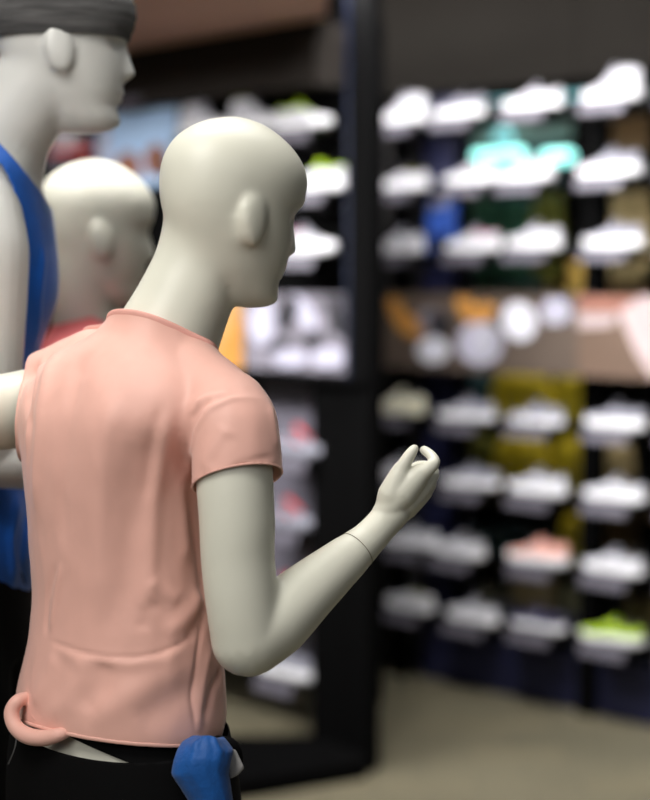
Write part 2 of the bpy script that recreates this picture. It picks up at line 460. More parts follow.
# ---- t-shirt
bm = bmesh.new()
SH = [(.955,.128,.098),(.975,.141,.106),(1.00,.147,.112),(1.03,.144,.112),(1.087,.135,.104),(1.15,.127,.098),(1.22,.124,.098),(1.29,.126,.106),(1.34,.138,.112),(1.38,.155,.112),(1.41,.152,.103),(1.435,.132,.092),(1.46,.097,.079),(1.485,.067,.068),(1.505,.058,.064),(1.53,.055,.062)]
loft(bm, torso_rings(SH, axis, f, r, .012))
tube(bm, [T(195,425,1.79), T(229,418,1.75), T(236.5,445,1.738), T(238,500,1.735)], [.050,.0515,.052,.0535], 36)
tube(bm, [T(230,413,1.752), T(202,386,1.79), T(172,358,1.83)], [.049,.045,.045], 24)
tube(bm, [T(90,403,1.91), T(54,404,1.94), T(26,416,1.93), T(-10,420,1.91)], [.052,.056,.058,.058], 36)
tube(bm, [T(52,387,1.94), T(92,364,1.915), T(132,352,1.88)], [.050,.044,.038], 24)
shirt = remesh(bm, .0034, 22)
# openings
co, no = plane3(T(191,491,1.745), T(280,470,1.73), T(236,465.5,1.685), (0,0,-1))
bisect(shirt, co, no, lambda c: ((c-T(236,490,1.735)).length < .085 and c.z < 1.345 and (c-T(236,490,1.735)).dot(r) > -.062))
bisect(shirt, T(26,412,1.93), (-1,0.0,.06), lambda c: c.x < T(40,412,1.93).x and c.z > 1.30)
nb = T(128,320,1.82)
bisect(shirt, nb, (f*.50+Vector((0,0,.86))), lambda c: c.z > 1.36)
co, no = plane3(*cast(shirt, (72,735), (130,743.5), (205,744)), (0,0,-1))
bisect(shirt, co, no)
STROKES = [
 # armhole / shoulder seams
 ([(190,487),(190,455),(196,428),(210,408),(232,398),(266,397)], .0035, .0035),
 ([(182,480),(184,450),(190,425),(203,406)], .006, -.004),
 ([(187,421),(197,410),(213,400)], .003, -.0032), ([(194,404),(206,397),(230,392)], .003, .003),
 # sleeve folds
 ([(200,474),(210,455),(222,436),(229,424)], .007, .0022), ([(210,470),(220,450),(230,432)], .006, -.0018),
 ([(270,402),(274,425),(278,452)], .004, .003),
 ([(196,486),(212,475),(236,465),(262,458),(277,456)], .0028, -.0022),
 # long vertical drape on the back
 ([(120,375),(108,430),(102,500),(104,570),(100,630)], .011, .006),
 ([(92,345),(76,380),(66,430),(62,500),(66,560)], .011, -.006),
 ([(60,345),(48,372),(40,410),(36,470),(38,540)], .008, .006),
 ([(36,360),(30,395),(30,440)], .006, -.005), ([(46,350),(40,372),(28,420),(26,462)], .004, .004),
 ([(150,420),(140,480),(128,560),(120,640)], .013, -.005),
 ([(172,398),(163,440),(154,500),(150,580),(146,640)], .007, .006),
 ([(162,400),(152,450),(146,510)], .005, -.003),
 ([(189,470),(193,520),(201,570),(206,620)], .006, -.006),
 ([(182,470),(184,520),(188,570)], .007, .004),
 ([(56,560),(48,600),(46,640)], .004, -.003), ([(62,560),(56,600),(50,635)], .004, .003),
 # creases near the waist on the right
 ([(148,578),(164,592),(182,602)], .006, .003), ([(158,600),(146,612),(142,634)], .006, -.003),
 ([(204,588),(196,608),(180,624),(160,636)], .008, .005), ([(206,600),(198,626),(184,642)], .006, -.003),
 # yoke seam
 ([(44,638),(60,645),(80,652),(105,657),(135,658),(160,653),(182,643),(198,630)], .0028, -.0032),
 ([(46,645),(80,659),(130,664),(165,659),(190,646)], .006, .003),
 # blouse folds above the hem
 ([(86,654),(80,678),(66,702),(42,724)], .010, .005), ([(106,658),(100,684),(82,716)], .010, -.0042),
 ([(190,660),(152,682),(118,702),(86,724)], .012, .0048), ([(206,676),(170,704),(134,726)], .012, -.0042),
 ([(58,650),(46,684),(32,706)], .010, .004),
 # side seam on the right
 ([(206,608),(198,650),(192,700),(196,738)], .0035, -.0035), ([(212,640),(202,690),(198,735)], .005, .0035),
 ([(222,668),(212,690),(202,724)], .005, -.004),
]
sculpt(shirt, [(p_, w_*(1.1 if w_ < .0037 else 1.5), a_*(.62 if w_ < .0037 else .72)) for p_, w_, a_ in STROKES])
# gentle cloth unevenness
from mathutils import noise as mn
bmx = bmesh.new(); bmx.from_mesh(shirt); bmx.normal_update()
for vv in bmx.verts:
    p = vv.co
    vv.co += vv.normal*(.0016*mn.noise(Vector((p.x*22, p.y*22, p.z*7)))+.0007*mn.noise(Vector((p.x*60,p.y*60,p.z*25+3))))
bmx.to_mesh(shirt)
# boundary loops for the neck rib
loops = []
be = [e for e in bmx.edges if e.is_boundary]
seen = set()
for e in be:
    if e in seen: continue
    st = [e]; comp = []
    seen.add(e)
    while st:
        q = st.pop(); comp.append(q)
        for vv in q.verts:
            for e2 in vv.link_edges:
                if e2.is_boundary and e2 not in seen: seen.add(e2); st.append(e2)
    loops.append(comp)
def ordered(comp):
    adj = {}
    for e in comp:
        a, b = e.verts; adj.setdefault(a,[]).append(b); adj.setdefault(b,[]).append(a)
    s = next(iter(adj)); out = [s]; prev = None; cur = s
    while True:
        nx = [x for x in adj[cur] if x is not prev and x not in out[1:]]
        nx = [x for x in nx if x is not s or len(out) > 3]
        if not nx or nx[0] is s: break
        out.append(nx[0]); prev, cur = cur, nx[0]
    return [x.co.copy() for x in out]
def smooth_loop(L, it=8):
    for _ in range(it):
        L = [(L[i-1]+L[i]*2+L[(i+1)%len(L)])/4 for i in range(len(L))]
    return L
cl = [ordered(c) for c in loops if len(c) > 20]
cl.sort(key=lambda L: -sum(p.z for p in L)/len(L))
neck_loop, hem_loop = smooth_loop(cl[0], 30), smooth_loop(cl[-1], 10)
bmx.free()
shirt = solidify(shirt, .0016)
to_local(shirt, root); shirt_o = new_obj('t_shirt', shirt, 'shirt_pink', root)
def ribbon_tube(name, L, rad, m, parent, closed=True, rt=root, seg=10):
    b = bmesh.new(); n = len(L)
    rings = []
    for i in range(n+1 if closed else n):
        p = L[i % n]; q = L[(i+1) % n] if (closed or i < n-1) else L[i]; o_ = L[i-1] if (closed or i > 0) else L[i]
        dd = (q-o_).normalized(); uu = Vector((0,0,1)); uu = (uu-dd*uu.dot(dd)).normalized(); vv = dd.cross(uu)
        rings.append([p+uu*math.cos(2*math.pi*j/seg)*rad[0]+vv*math.sin(2*math.pi*j/seg)*rad[1] for j in range(seg)])
    loft(b, rings, cap=not closed)
    me = bpy.data.meshes.new(name); bmesh.ops.recalc_face_normals(b, faces=b.faces); b.to_mesh(me); b.free(); to_local(me, rt)
    return new_obj(name, me, m, parent)
co_ = ribbon_tube('collar', neck_loop[::2], (.0045,.0016), 'rib_pink', shirt_o); co_['label'] = 'narrow darker pink neck rib'
ribbon_tube('hem', hem_loop[::2], (.0025,.0012), 'shirt_pink', shirt_o)
slv = min(cl, key=lambda L: (sum(L, Vector())/len(L)-T(236,478,1.735)).length)
ribbon_tube('sleeve_hem', smooth_loop(slv, 20)[::2], (.0012,.0013), 'shirt_pink', shirt_o)
# rolled knot of the hem at the left
bm = bmesh.new()
KD = [(30,697,1.85),(18,701,1.835),(11.5,712,1.832),(15,726,1.825),(27,735.5,1.812),(44,738,1.80),(60,734.5,1.79),(76,729,1.80)]
tube(bm, [T(*p) for p in KD], [.007,.009,.0095,.0095,.0105,.010,.0085,.004], 16)
tube(bm, [T(30,702,1.845), T(40,718,1.83), T(58,728,1.81)], [.006,.009,.007], 12)
kn = remesh(bm, .0022, 5); to_local(kn, root)
ko = new_obj('hem_knot', kn, 'shirt_pink', shirt_o); ko['label'] = 'rolled and knotted corner of the shirt hem'

# ---- black undershirt hem, trousers, blue cloth tied at the waist
bm = bmesh.new()
UN = [(.90,.159,.113),(.94,.156,.111),(.97,.146,.104),(1.0,.135,.098),(1.04,.125,.094)]
loft(bm, torso_rings(UN, axis, f, r))
un = remesh(bm, .004, 2)
co, no = plane3(*cast(un, (66,735), (135,765), (200,786)), (0,0,-1))
bisect(un, co, no)
bisect(un, Vector((0,0,1.02)), (0,0,1)); to_local(un, root)
uo = new_obj('undershirt', solidify(un, .0015), 'cloth_black', root)
bm = bmesh.new()
TR = [(.78,.155,.112),(.84,.170,.120),(.90,.169,.120),(.94,.165,.117),(.985,.155,.112),(1.0,.15,.11)]
loft(bm, torso_rings(TR, axis, f, r))
for s in (-1, 1):
    hip = Vector((ax[0], ax[1], .86))+r*s*.078; knee = Vector((ax[0], ax[1], .47))+r*s*.085+f*.02; ank = Vector((ax[0], ax[1], .13))+r*s*.09-f*.01
    tube(bm, [hip, hip.lerp(knee,.5), knee, knee.lerp(ank,.4)-f*.01, ank], [.088,.08,.064,.064,.048], 24)
trs = remesh(bm, .005, 5)
co, no = plane3(*cast(trs, (40,746), (100,761), (190,757)), (0,0,1))
bisect(trs, co, no, lambda c: c.z > .88)
TSTR = [([(30,760),(40,790)], .01, .005), ([(90,770),(70,800)], .01, .004)]
bvh_b = bmesh.new(); bvh_b.from_mesh(trs); bvh = BVHTree.FromBMesh(bvh_b)
pp = []
for a in [(17,738),(16,746),(13,755),(9,764),(4,771),(-3,780),(-10,792)]:
    h = bvh.ray_cast(CAM, ray(*a))
    if h[0] is not None: pp.append(h[0]+h[1]*.0008)
bvh_b.free()
trs = solidify(trs, .002)
to_local(trs, root); to = new_obj('trousers', trs, 'trouser_black', root)
if len(pp) > 2:
    bm = bmesh.new(); tube(bm, pp, [.0007]*len(pp), 8); me = bpy.data.meshes.new('piping'); bm.to_mesh(me); bm.free(); to_local(me, root)
    po = new_obj('piping', me, 'piping_grey', to); po['label'] = 'thin pale piping on the side'

def drape(name, rows, m, parent, d0, thick, folds, n=60, rt=root, ph=0.0):
    """hanging gathered cloth: rows = (py, left px, right px, depth); folds = pleat count"""
    b = bmesh.new(); rings = []
    R2 = []
    for i in range(len(rows)-1):
        for k_ in range(6):
            t = k_/6; R2.append(tuple(a+(c-a)*t for a, c in zip(rows[i], rows[i+1])))
    R2.append(rows[-1])
    N = len(R2)
    for i, (py, l, rr, dd) in enumerate(R2):
        ring = []
        for k_ in range(n):
            a = 2*math.pi*k_/n
            x = (l+rr)/2+(rr-l)/2*math.cos(a)
            amp = 1+(.07*math.cos(folds*a+ph+i*.05)+.05*math.sin((folds*2+1)*a+i*.09))*max(.35, 1.6-i*.07)
            dep = dd - thick*math.sin(a)*amp
            ring.append(T(x, py+2.0*math.sin(3*a+ph), dep))
        rings.append(ring)
    loft(b, rings)
    me_ = remesh(b, .0022, 6); to_local(me_, rt)
    return new_obj(name, me_, m, parent)
wo = drape('waist_cloth', [(737,192,224,1.755),(742,182,228,1.75),(750,177,234,1.745),(762,173,231,1.74),(774,171,229,1.74),(786,179,231,1.742),(800,188,233,1.745),(830,192,236,1.75),(870,198,234,1.755)], 'cloth_blue', root, 1.75, .03, 6)
wo['label'] = 'bright blue gathered cloth hanging at the hip'
bm = bmesh.new(); tube(bm, [T(216,740,1.765), T(229,743,1.76), T(237,750,1.762), T(241,762,1.768)], [.006,.0075,.006,.004], 14)
me = remesh(bm, .0028, 3); to_local(me, root); w2 = new_obj('rolled_edge', me, 'cloth_black', wo); w2['label'] = 'black edge beside the blue cloth'
bm = bmesh.new(); loft(bm, [[T(226+x*.3,746+y,d_) for x,y,d_ in ((0,0,1.752),(0,0,1.77))]+[T(236+x,750,d_) for x,d_ in ((0,1.77),(0,1.752))], [T(229,766,1.750),T(229,766,1.772),T(244.5,768,1.772),T(244.5,768,1.750)], [T(230,779,1.752),T(230,779,1.77),T(238,775,1.77),T(238,775,1.752)]])
me = remesh(bm, .002, 3); to_local(me, root); w3 = new_obj('cuff', me, 'cuff_grey', wo); w3['label'] = 'light grey cuff beside the blue cloth'
def base_plate(rt, c, rad, h=.012):
    b = bmesh.new(); bmesh.ops.create_cone(b, cap_ends=True, segments=64, radius1=rad, radius2=rad-.006, depth=h)
    bmesh.ops.translate(b, verts=b.verts, vec=(c[0], c[1], c[2]+h/2))
    me_ = bpy.data.meshes.new('base'); b.to_mesh(me_); b.free(); to_local(me_, rt)
    return new_obj('base_plate', me_, 'black_metal', rt, smooth=False)
base_plate(root, (ax[0], ax[1], 0), .19)

# ================================================================== OTHER TWO MANNEQUINS
def generic(name, label, cx, cy, z0, sc, phi, head_o, th, hp, hs, arms, m, shoulder, lean, voxel=.0036, chest=1.0):
    ff = Vector((math.cos(phi), math.sin(phi), 0)); rr = Vector((math.sin(phi), -math.cos(phi), 0))
    rt = empty(name, (cx, cy, z0), phi-math.pi/2, label, 'mannequin')
    b = bmesh.new()
    M = head_matrix(head_o, th, hp, hs); head_bm(b, M)
    def axf(z): return (cx+ff.x*lean*max(0, (z-z0)/sc-1.0), cy+ff.y*lean*max(0, (z-z0)/sc-1.0))
    tab = [(z0+z*sc, a*shoulder*sc, bb*sc*(chest if z > 1.15 else 1)) for z, a, bb in BODY]
    loft(b, torso_rings(tab, axf, ff, rr))
    nb_ = Vector((*axf(z0+1.46*sc), z0+1.42*sc))
    nt_ = M @ Vector((0,-.022,.075))
    tube(b, [nb_, nb_.lerp(nt_,.45)-ff*.008, nt_], [.075*sc,.056*sc*hs,.054*sc*hs], 28)
    for pts, rad in arms:
        tube(b, pts, rad, 24)
        if rad[-1] > .03: continue
        dd = (pts[-1]-pts[-2]).normalized()
        relaxed_hand(b, pts[-1], dd, ff if abs(dd.z) > .5 else Vector((0,0,1)), rr*(-1 if (pts[-1]-Vector((cx,cy,pts[-1].z))).dot(rr) > 0 else 1))
    for s in (-1, 1):
        c = Vector((cx, cy, z0))
        hip = c+Vector((0,0,.86*sc))+rr*s*.078*sc; knee = c+Vector((0,0,.47*sc))+rr*s*.088*sc+ff*.02; ank = c+Vector((0,0,.085*sc))+rr*s*.09*sc-ff*.01
        tube(b, [hip, hip.lerp(knee,.5), knee, knee.lerp(ank,.35)-ff*.01, ank], [.08*sc,.07*sc,.052*sc,.054*sc,.034*sc], 18)
        tube(b, [ank+Vector((0,0,-.03)), ank+ff*.08+Vector((0,0,-.052)), ank+ff*.15+Vector((0,0,-.062))], [.034,.028,.014], 14)
    me_ = remesh(b, voxel, 5); blend(me_, [(M @ Vector((s_*.055,-.045,.048)), .062*hs, 40) for s_ in (-1,1)]); to_local(me_, rt); new_obj('body', me_, m, rt)
    return rt, ff, rr, axf, M
# --- tall mannequin in the blue tank top
DM = 2.15; ms = .245/.23
mphi = math.radians(6)
mh = T(64, 132, DM)
mx_ = T(20, 300, DM); mcx, mcy = mx_.x-.125, 2.19
z0m = .14; msc = 1.095
ua = [T(-22,205,2.07), T(-15,250,2.05), T(-14,300,2.05), T(-13,380,2.06), T(-10,462,2.08)]
mfa = [T(-8,462,2.08), T(30,466,2.10), T(75,470,2.14), T(120,468,2.19)]
mgm, mf, mr, maxf, MM = generic('mannequin', 'tall white mannequin wearing blue tank top and dark headband, leftmost', mcx, mcy, z0m, msc, mphi, mh, math.radians(6), math.radians(3), ms,
    [(ua, [.058,.060,.056,.048,.036]), (mfa[:3]+[T(104,469,2.18)], [.036,.034,.029,.023])] +
    [([Vector((mcx, mcy+.17, z0m+1.385*msc)), Vector((mcx-.01, mcy+.215, z0m+1.25*msc)), Vector((mcx-.03, mcy+.215, z0m+1.08*msc)), Vector((mcx+.04, mcy+.215, z0m+.86*msc))], [.056,.052,.043,.025])],
    'mannequin_cool', 1.0, .16, chest=.93)
# headband round the skull
bm = bmesh.new()
FB = [(.12,.0875),(.128,.088),(.145,.0925),(.165,.0935),(.183,.086),(.2,.071),(.214,.05)]
BB = [(.12,-.0945),(.128,-.096),(.15,-.0985),(.17,-.096),(.19,-.085),(.205,-.07),(.214,-.055)]
WB = [(.12,.0745),(.128,.0755),(.14,.0765),(.16,.0765),(.18,.07),(.2,.057),(.214,.04)]
rings = []
for i in range(15):
    z = .124+(.196-.124)*i/14; yf, yb, w = cat_interp(FB,z), cat_interp(BB,z), cat_interp(WB,z); yc = (yf+yb)/2; e = 2/2.15
    puff = .0022*math.sin(math.pi*i/14)**.5+.0007*math.sin(i*2.3)
    rings.append([MM @ Vector(((w+puff)*math.copysign(abs(math.sin(a))**e, math.sin(a)), yc+((yf-yb)/2+puff)*math.copysign(abs(math.cos(a))**e, math.cos(a)), z-.004+.006*math.cos(a))) for a in [2*math.pi*k_/64 for k_ in range(64)]])
inner = [[p.lerp(sum(rg, Vector())/64, .035) for p in rg] for rg in rings]
loft(bm, rings+inner[::-1]+[rings[0]], cap=False)
me = bpy.data.meshes.new('hb'); bmesh.ops.recalc_face_normals(bm, faces=bm.faces); bm.to_mesh(me); bm.free(); to_local(me, mgm)
hb = new_obj('headband', me, 'headband', mgm); hb['label'] = 'dark grey knitted headband'
# tank top
bm = bmesh.new()
TK = [(z0m+z*msc, a*msc, b_*msc) for z, a, b_ in [(.86,.150,.118),(.92,.158,.124),(.98,.150,.116),(1.05,.13,.105),(1.12,.12,.1),(1.2,.122,.106),(1.256,.130,.118),(1.30,.136,.113),(1.33,.142,.106),(1.37,.148,.096),(1.40,.150,.086),(1.43,.138,.076),(1.46,.098,.066),(1.49,.078,.062)]]
loft(bm, torso_rings(TK, maxf, mf, mr))
tk = remesh(bm, .005, 4)
mzc = z0m+1.36*msc
for s in (-1, 1):   # arm holes: round scoops at both sides
    cc = Vector((*maxf(mzc), mzc))+mr*s*.20
    b2 = bmesh.new(); b2.from_mesh(tk)
    kill = [q for q in b2.faces if ((q.calc_center_median()-cc).dot(mr)/.105)**2+((q.calc_center_median()-cc).dot(mf)/.098)**2+((q.calc_center_median().z-mzc+.015)/.135)**2 < 1]
    bmesh.ops.delete(b2, geom=kill, context='FACES'); b2.to_mesh(tk); b2.free()
bisect(tk, T(22,168,2.08), (mf*.74+mr*-.1+Vector((0,0,.66))))
bisect(tk, T(20,606,2.1), (0,0,-1))
for q in range(2):
    bmq = bmesh.new(); bmq.from_mesh(tk); bmesh.ops.smooth_vert(bmq, verts=[v_ for v_ in bmq.verts if v_.is_boundary], factor=.5, use_axis_x=True, use_axis_y=True, use_axis_z=True); bmq.to_mesh(tk); bmq.free()
sculpt(tk, [([(45,240),(38,300),(36,350)], .008, .005), ([(20,490),(10,540),(16,600)], .008, .006), ([(28,500),(22,560),(30,600)], .006, -.005)])
tk = solidify(tk, .0018); to_local(tk, mgm); new_obj('tank_top', tk, 'tank_blue', mgm)
def shorts(rt, cx, cy, z0, sc, ff, rr, axf, zlen, name, m, topz):
    b = bmesh.new()
    tab = [(z0+z*sc, a*sc, b_*sc) for z, a, b_ in [(.78,.16,.115),(.84,.166,.118),(.9,.163,.117),(.96,.150,.108),(1.0,.135,.1)]]
    loft(b, torso_rings(tab, axf, ff, rr))
    for s in (-1, 1):
        hip = Vector((cx, cy, z0+.86*sc))+rr*s*.08*sc; kn_ = Vector((cx, cy, z0+zlen*sc))+rr*s*.092*sc+ff*.015
        tube(b, [hip, hip.lerp(kn_,.5), kn_], [.095*sc,.09*sc,.085*sc if zlen > .3 else .05*sc], 22)
    me_ = remesh(b, .006, 4)
    bisect(me_, Vector((cx, cy, topz)), (0,0,1)); bisect(me_, Vector((cx, cy, z0+zlen*sc)), (0,0,-1))
    me_ = solidify(me_, .002); to_local(me_, rt); return new_obj(name, me_, m, rt)
shorts(mgm, mcx, mcy, z0m, msc, mf, mr, maxf, .5, 'shorts', 'cloth_black', z0m+1.0*msc)
# plinth he stands on
pl = empty('plinth', (mcx, mcy, 0), 0, 'low round black plinth under the tall mannequin in the blue tank top', 'plinth')
bm = bmesh.new(); bmesh.ops.create_cone(bm, cap_ends=True, segments=64, radius1=.215, radius2=.21, depth=.128); bmesh.ops.translate(bm, verts=bm.verts, vec=(0,0,.064)); bm_obj('drum', bm, 'black_panel', pl)
base_plate(mgm, (mcx, mcy, .128), .18)
# --- third mannequin, farther back
D3 = 2.6
h3 = T(97, 304, D3)
c3x, c3y = h3.x-.06, h3.y+.02
p3 = math.radians(10)
ff3 = Vector((math.cos(p3), math.sin(p3), 0)); rr3 = Vector((math.sin(p3), -math.cos(p3), 0))
def arm3(s):
    c = Vector((c3x, c3y, 0))+ff3*.03
    return ([c+rr3*s*.14+Vector((0,0,1.38)), c+rr3*s*.165+Vector((0,0,1.33)), c+rr3*s*.185+Vector((0,0,1.2)), c+rr3*s*.2+Vector((0,0,1.08)), c+rr3*s*.19+ff3*.05+Vector((0,0,.84))], [.045,.047,.041,.036,.021])
g3, f3, r3, ax3, M3 = generic('mannequin', 'white bald mannequin in coral top, standing behind the other two', c3x, c3y, 0, 1.0, p3, h3, math.radians(15), math.radians(4), 1.08,
    [arm3(-1), arm3(1)], 'mannequin_white', 1.0, .12)
bm = bmesh.new(); loft(bm, torso_rings([(z, a, b_) for z, a, b_ in SH], ax3, f3, r3))
for s in (-1, 1):
    p, q = arm3(s); tube(bm, p[:3], [.055,.055,.056], 24)
ct = remesh(bm, .006, 5)
bisect(ct, Vector((*ax3(1.46), 1.475)), (f3*.35+Vector((0,0,.93))), lambda c: c.z > 1.4)
bisect(ct, Vector((0,0,.965)), (0,0,-1)); 
for s in (-1, 1):
    p, q = arm3(s); bisect(ct, p[2]+Vector((0,0,.03)), (p[2]-p[1]).normalized(), lambda c, p=p, s=s: (c-p[2]).length < .09 and (c-Vector((c3x,c3y,c.z))).dot(r3)*s > .125)
ct = solidify(ct, .0016); to_local(ct, g3); new_obj('coral_top', ct, 'shirt_coral', g3)
shorts(g3, c3x, c3y, 0, 1.0, f3, r3, ax3, .12, 'trousers', 'trouser_black', .985)
base_plate(g3, (c3x, c3y, 0), .18)

# ================================================================== SHOES
def shoe_parts(kind):
    """returns dict of meshes; toe at -X, heel +X, sole underside z=0"""
    L = .138
    wtab = [(-1,.012),(-.93,.030),(-.75,.043),(-.5,.049),(-.2,.044),(.1,.036),(.45,.035),(.75,.035),(.93,.027),(1,.010)]
    if kind == 'high':
        htab = [(-1,.040),(-.9,.056),(-.7,.066),(-.45,.076),(-.2,.100),(.02,.135),(.2,.158),(.5,.162),(.8,.160),(.93,.150),(1,.12)]
    elif kind == 'runner':
        htab = [(-1,.048),(-.9,.060),(-.7,.066),(-.45,.074),(-.2,.092),(.05,.110),(.25,.112),(.5,.100),(.8,.106),(.93,.112),(1,.095)]
    else:
        htab = [(-1,.038),(-.9,.050),(-.7,.056),(-.45,.064),(-.2,.082),(.05,.098),(.25,.098),(.5,.085),(.8,.092),(.93,.098),(1,.08)]
    st = {'high':.040,'runner':.046,'low':.036}[kind]
    out = {}
    def rings_of(z0f, z1f, wk, x0=-1, x1=1, n=30, m=13):
        rg = []
        for i in range(n+1):
            t = x0+(x1-x0)*(1-math.cos(math.pi*i/n))/2
            w = cat_interp(wtab, t)*wk; zb, zt = z0f(t), z1f(t); row = []
            for k_ in range(m):
                a = math.pi*k_/(m-1)
                y = -w*math.copysign(abs(math.cos(a))**.75, math.cos(a)) if abs(math.cos(a)) > 1e-6 else 0
                narrow = 1-.30*max(0, (zt-.08)/.08)*math.sin(a)
                row.append(Vector((t*L, y*narrow, zb+(zt-zb)*math.sin(a)**.8)))
            rg.append(row)
        return rg
    # sole: rocker outline with thickness
    b = bmesh.new(); rg = []
    for i in range(29):
        t = -1.03+2.06*(1-math.cos(math.pi*i/28))/2; w = cat_interp(wtab, max(-1, min(1, t)))*1.07
        rock = .012*max(0, (-t-.55)/.45)**2+.005*max(0, (t-.75)/.25)**2
        top = st+.005*max(0, t)+rock*.6
        rg.append([Vector((t*L,-w,rock+.003)), Vector((t*L,-w*1.03,(rock+top)/2)), Vector((t*L,-w,top)), Vector((t*L,w,top)), Vector((t*L,w*1.03,(rock+top)/2)), Vector((t*L,w,rock+.003)), Vector((t*L,w*.9,rock)), Vector((t*L,-w*.9,rock))])
    loft(b, rg); me_ = bpy.data.meshes.new('sole'); bmesh.ops.recalc_face_normals(b, faces=b.faces); b.to_mesh(me_); b.free(); out['sole'] = me_
    b = bmesh.new(); rg = rings_of(lambda t: st-.004, lambda t: cat_interp(htab, t), 1.0)
    for row in rg: pass
    loft(b, rg, cap=True, close=True); me_ = bpy.data.meshes.new('upper'); bmesh.ops.recalc_face_normals(b, faces=b.faces); b.to_mesh(me_); b.free(); out['upper'] = me_
    # collar with opening, sits on the top line
    b = bmesh.new(); zc = cat_interp(htab, .5); pts = []
    for k_ in range(25):
        a = 2*math.pi*k_/24; t = .5+.42*math.cos(a); pts.append(Vector((t*L, .024*math.sin(a), cat_interp(htab, t)-.001)))
    tube(b, pts, [.0065]*25, 8, ends=False)
    ctr = b.verts.new((.5*L, 0, zc-.002)); vs = [b.verts.new(p) for p in pts[:-1]]
    for i in range(24): b.faces.new((vs[i], vs[(i+1)%24], ctr))
    me_ = bpy.data.meshes.new('collar'); b.to_mesh(me_); b.free(); out['collar'] = me_
    # tongue rising in front of the opening
    b = bmesh.new(); zt = cat_interp(htab, .08)
    tube(b, [Vector((-.35*L,0,cat_interp(htab,-.35)-.002)), Vector((-.1*L,0,cat_interp(htab,-.1)+.001)), Vector((.08*L,0,zt+.010)), Vector((.13*L,0,zt+.022))], [.012,.015,.016,.014], 12, flat=((0,0,1),.45))
    me_ = bpy.data.meshes.new('tongue'); b.to_mesh(me_); b.free(); out['tongue'] = me_
    # laces across the instep
    b = bmesh.new()
    for j in range(5):
        t = -.42+.11*j; z = cat_interp(htab, t)+.002; w = .017
        tube(b, [Vector((t*L,-w,z-.008)), Vector((t*L+.002,-w*.4,z)), Vector((t*L-.002,w*.4,z)), Vector((t*L,w,z-.008))], [.0028]*4, 6)
    me_ = bpy.data.meshes.new('laces'); b.to_mesh(me_); b.free(); out['laces'] = me_
    # side stripe panel, both flanks
    b = bmesh.new()
    for s in (-1, 1):
        vs0 = []
        for t, zf in ((-.30,.45),(-.05,.62),(.2,.70),(.28,.60),(.05,.48),(-.25,.25)):
            w = cat_interp(wtab, t); zt_ = cat_interp(htab, t); zb = st
            vs0.append(b.verts.new((t*L, s*(w*(1-.18*zf)+.0035), zb+(zt_-zb)*zf*.8)))
        b.faces.new(vs0)
    me_ = bpy.data.meshes.new('side_panel'); b.to_mesh(me_); b.free(); out['side_panel'] = me_
    for me_ in out.values():
        for p in me_.polygons: p.use_smooth = True
    return out
SHOE = {k_: shoe_parts(k_) for k_ in ('low','runner','high')}
for kd in SHOE.values():
    for me_ in kd.values(): me_.materials.append(MATS['white_shoe'])
PROTO = {}
def shoe(kind, loc, rz, label, cols, group):
    """cols = upper, sole, collar, tongue, side panel"""
    if kind not in PROTO:
        pr = empty('sneaker', (0,0,0)); PROTO[kind] = pr
        for n_, me_ in SHOE[kind].items():
            o = bpy.data.objects.new(n_, me_); COL.objects.link(o); o.parent = pr
        rt = pr
    else:
        rt = PROTO[kind].copy(); COL.objects.link(rt)
        for ch in list(PROTO[kind].children):
            c = ch.copy(); COL.objects.link(c); c.parent = rt
    rt.location = loc; rt.rotation_euler = (0,0,rz); rt.scale = (.82,.82,.66); tag(rt, label, 'shoe', group)
    up, so_, co2, to_, sp = cols
    mp = {'upper':up,'sole':so_,'collar':co2,'tongue':to_,'laces':so_ if so_ != 'lime' else 'white_shoe','side_panel':sp}
    for ch in rt.children:
        base = ch.name.split('.')[0]
        ch.material_slots[0].link = 'OBJECT'; ch.material_slots[0].material = MATS[mp[base]]
    return rt
WH = ('white_shoe','sole_white','lining','pale_shoe','pale_shoe')

# ================================================================== RIGHT SHOE WALL
DV = Vector((.76,-.65,0)).normalized(); NV = Vector((.65,.76,0)).normalized()
RZ = math.atan2(DV.y, DV.x)
def on_plane(px, py, c):
    d_ = ray(px, py); t = (c-CAM.dot(NV))/d_.dot(NV); return CAM+d_*t
def loc_of(p):      # world -> (along wall, away, z)
    return Vector((p.dot(DV), p.dot(NV), p.z))
def wpt(s, n, z): return DV*s+NV*n+Vector((0,0,z))
CS = 4.47           # plane of the shoes
def s_at(px, c): return on_plane(px, 275, c).dot(DV)
ORD = ['top','second','third','fourth','fifth','sixth','bottom']
COLN = ['leftmost','second','third','fourth']
ledge_proto = {}
def ledge(loc, rz, label, group, w=.20, dep=.13, tagc='ledge_grey'):
    """loc: centre of shelf top surface"""
    if 'p' not in ledge_proto:
        pr = empty('shoe_ledge'); ledge_proto['p'] = pr
        b = bmesh.new(); box(b, (0,0,-.004), (w,dep,.008), bev=.002); box(b, (0,dep/2-.006,-.03), (w*.5,.012,.05)); bm_obj('shelf_plate', b, 'ledge_dark', pr)
        b = bmesh.new(); box(b, (0,-dep/2-.006,-.025), (w*.86,.006,.042), Matrix.Rotation(math.radians(-14),3,'X'), bev=.0015); bm_obj('price_holder', b, 'ledge_grey', pr)
        rt = pr
    else:
        rt = ledge_proto['p'].copy(); COL.objects.link(rt)
        for ch in list(ledge_proto['p'].children):
            c = ch.copy(); COL.objects.link(c); c.parent = rt
    rt.location = loc; rt.rotation_euler = (0,0,rz); tag(rt, label, 'shelf', group)
    return rt
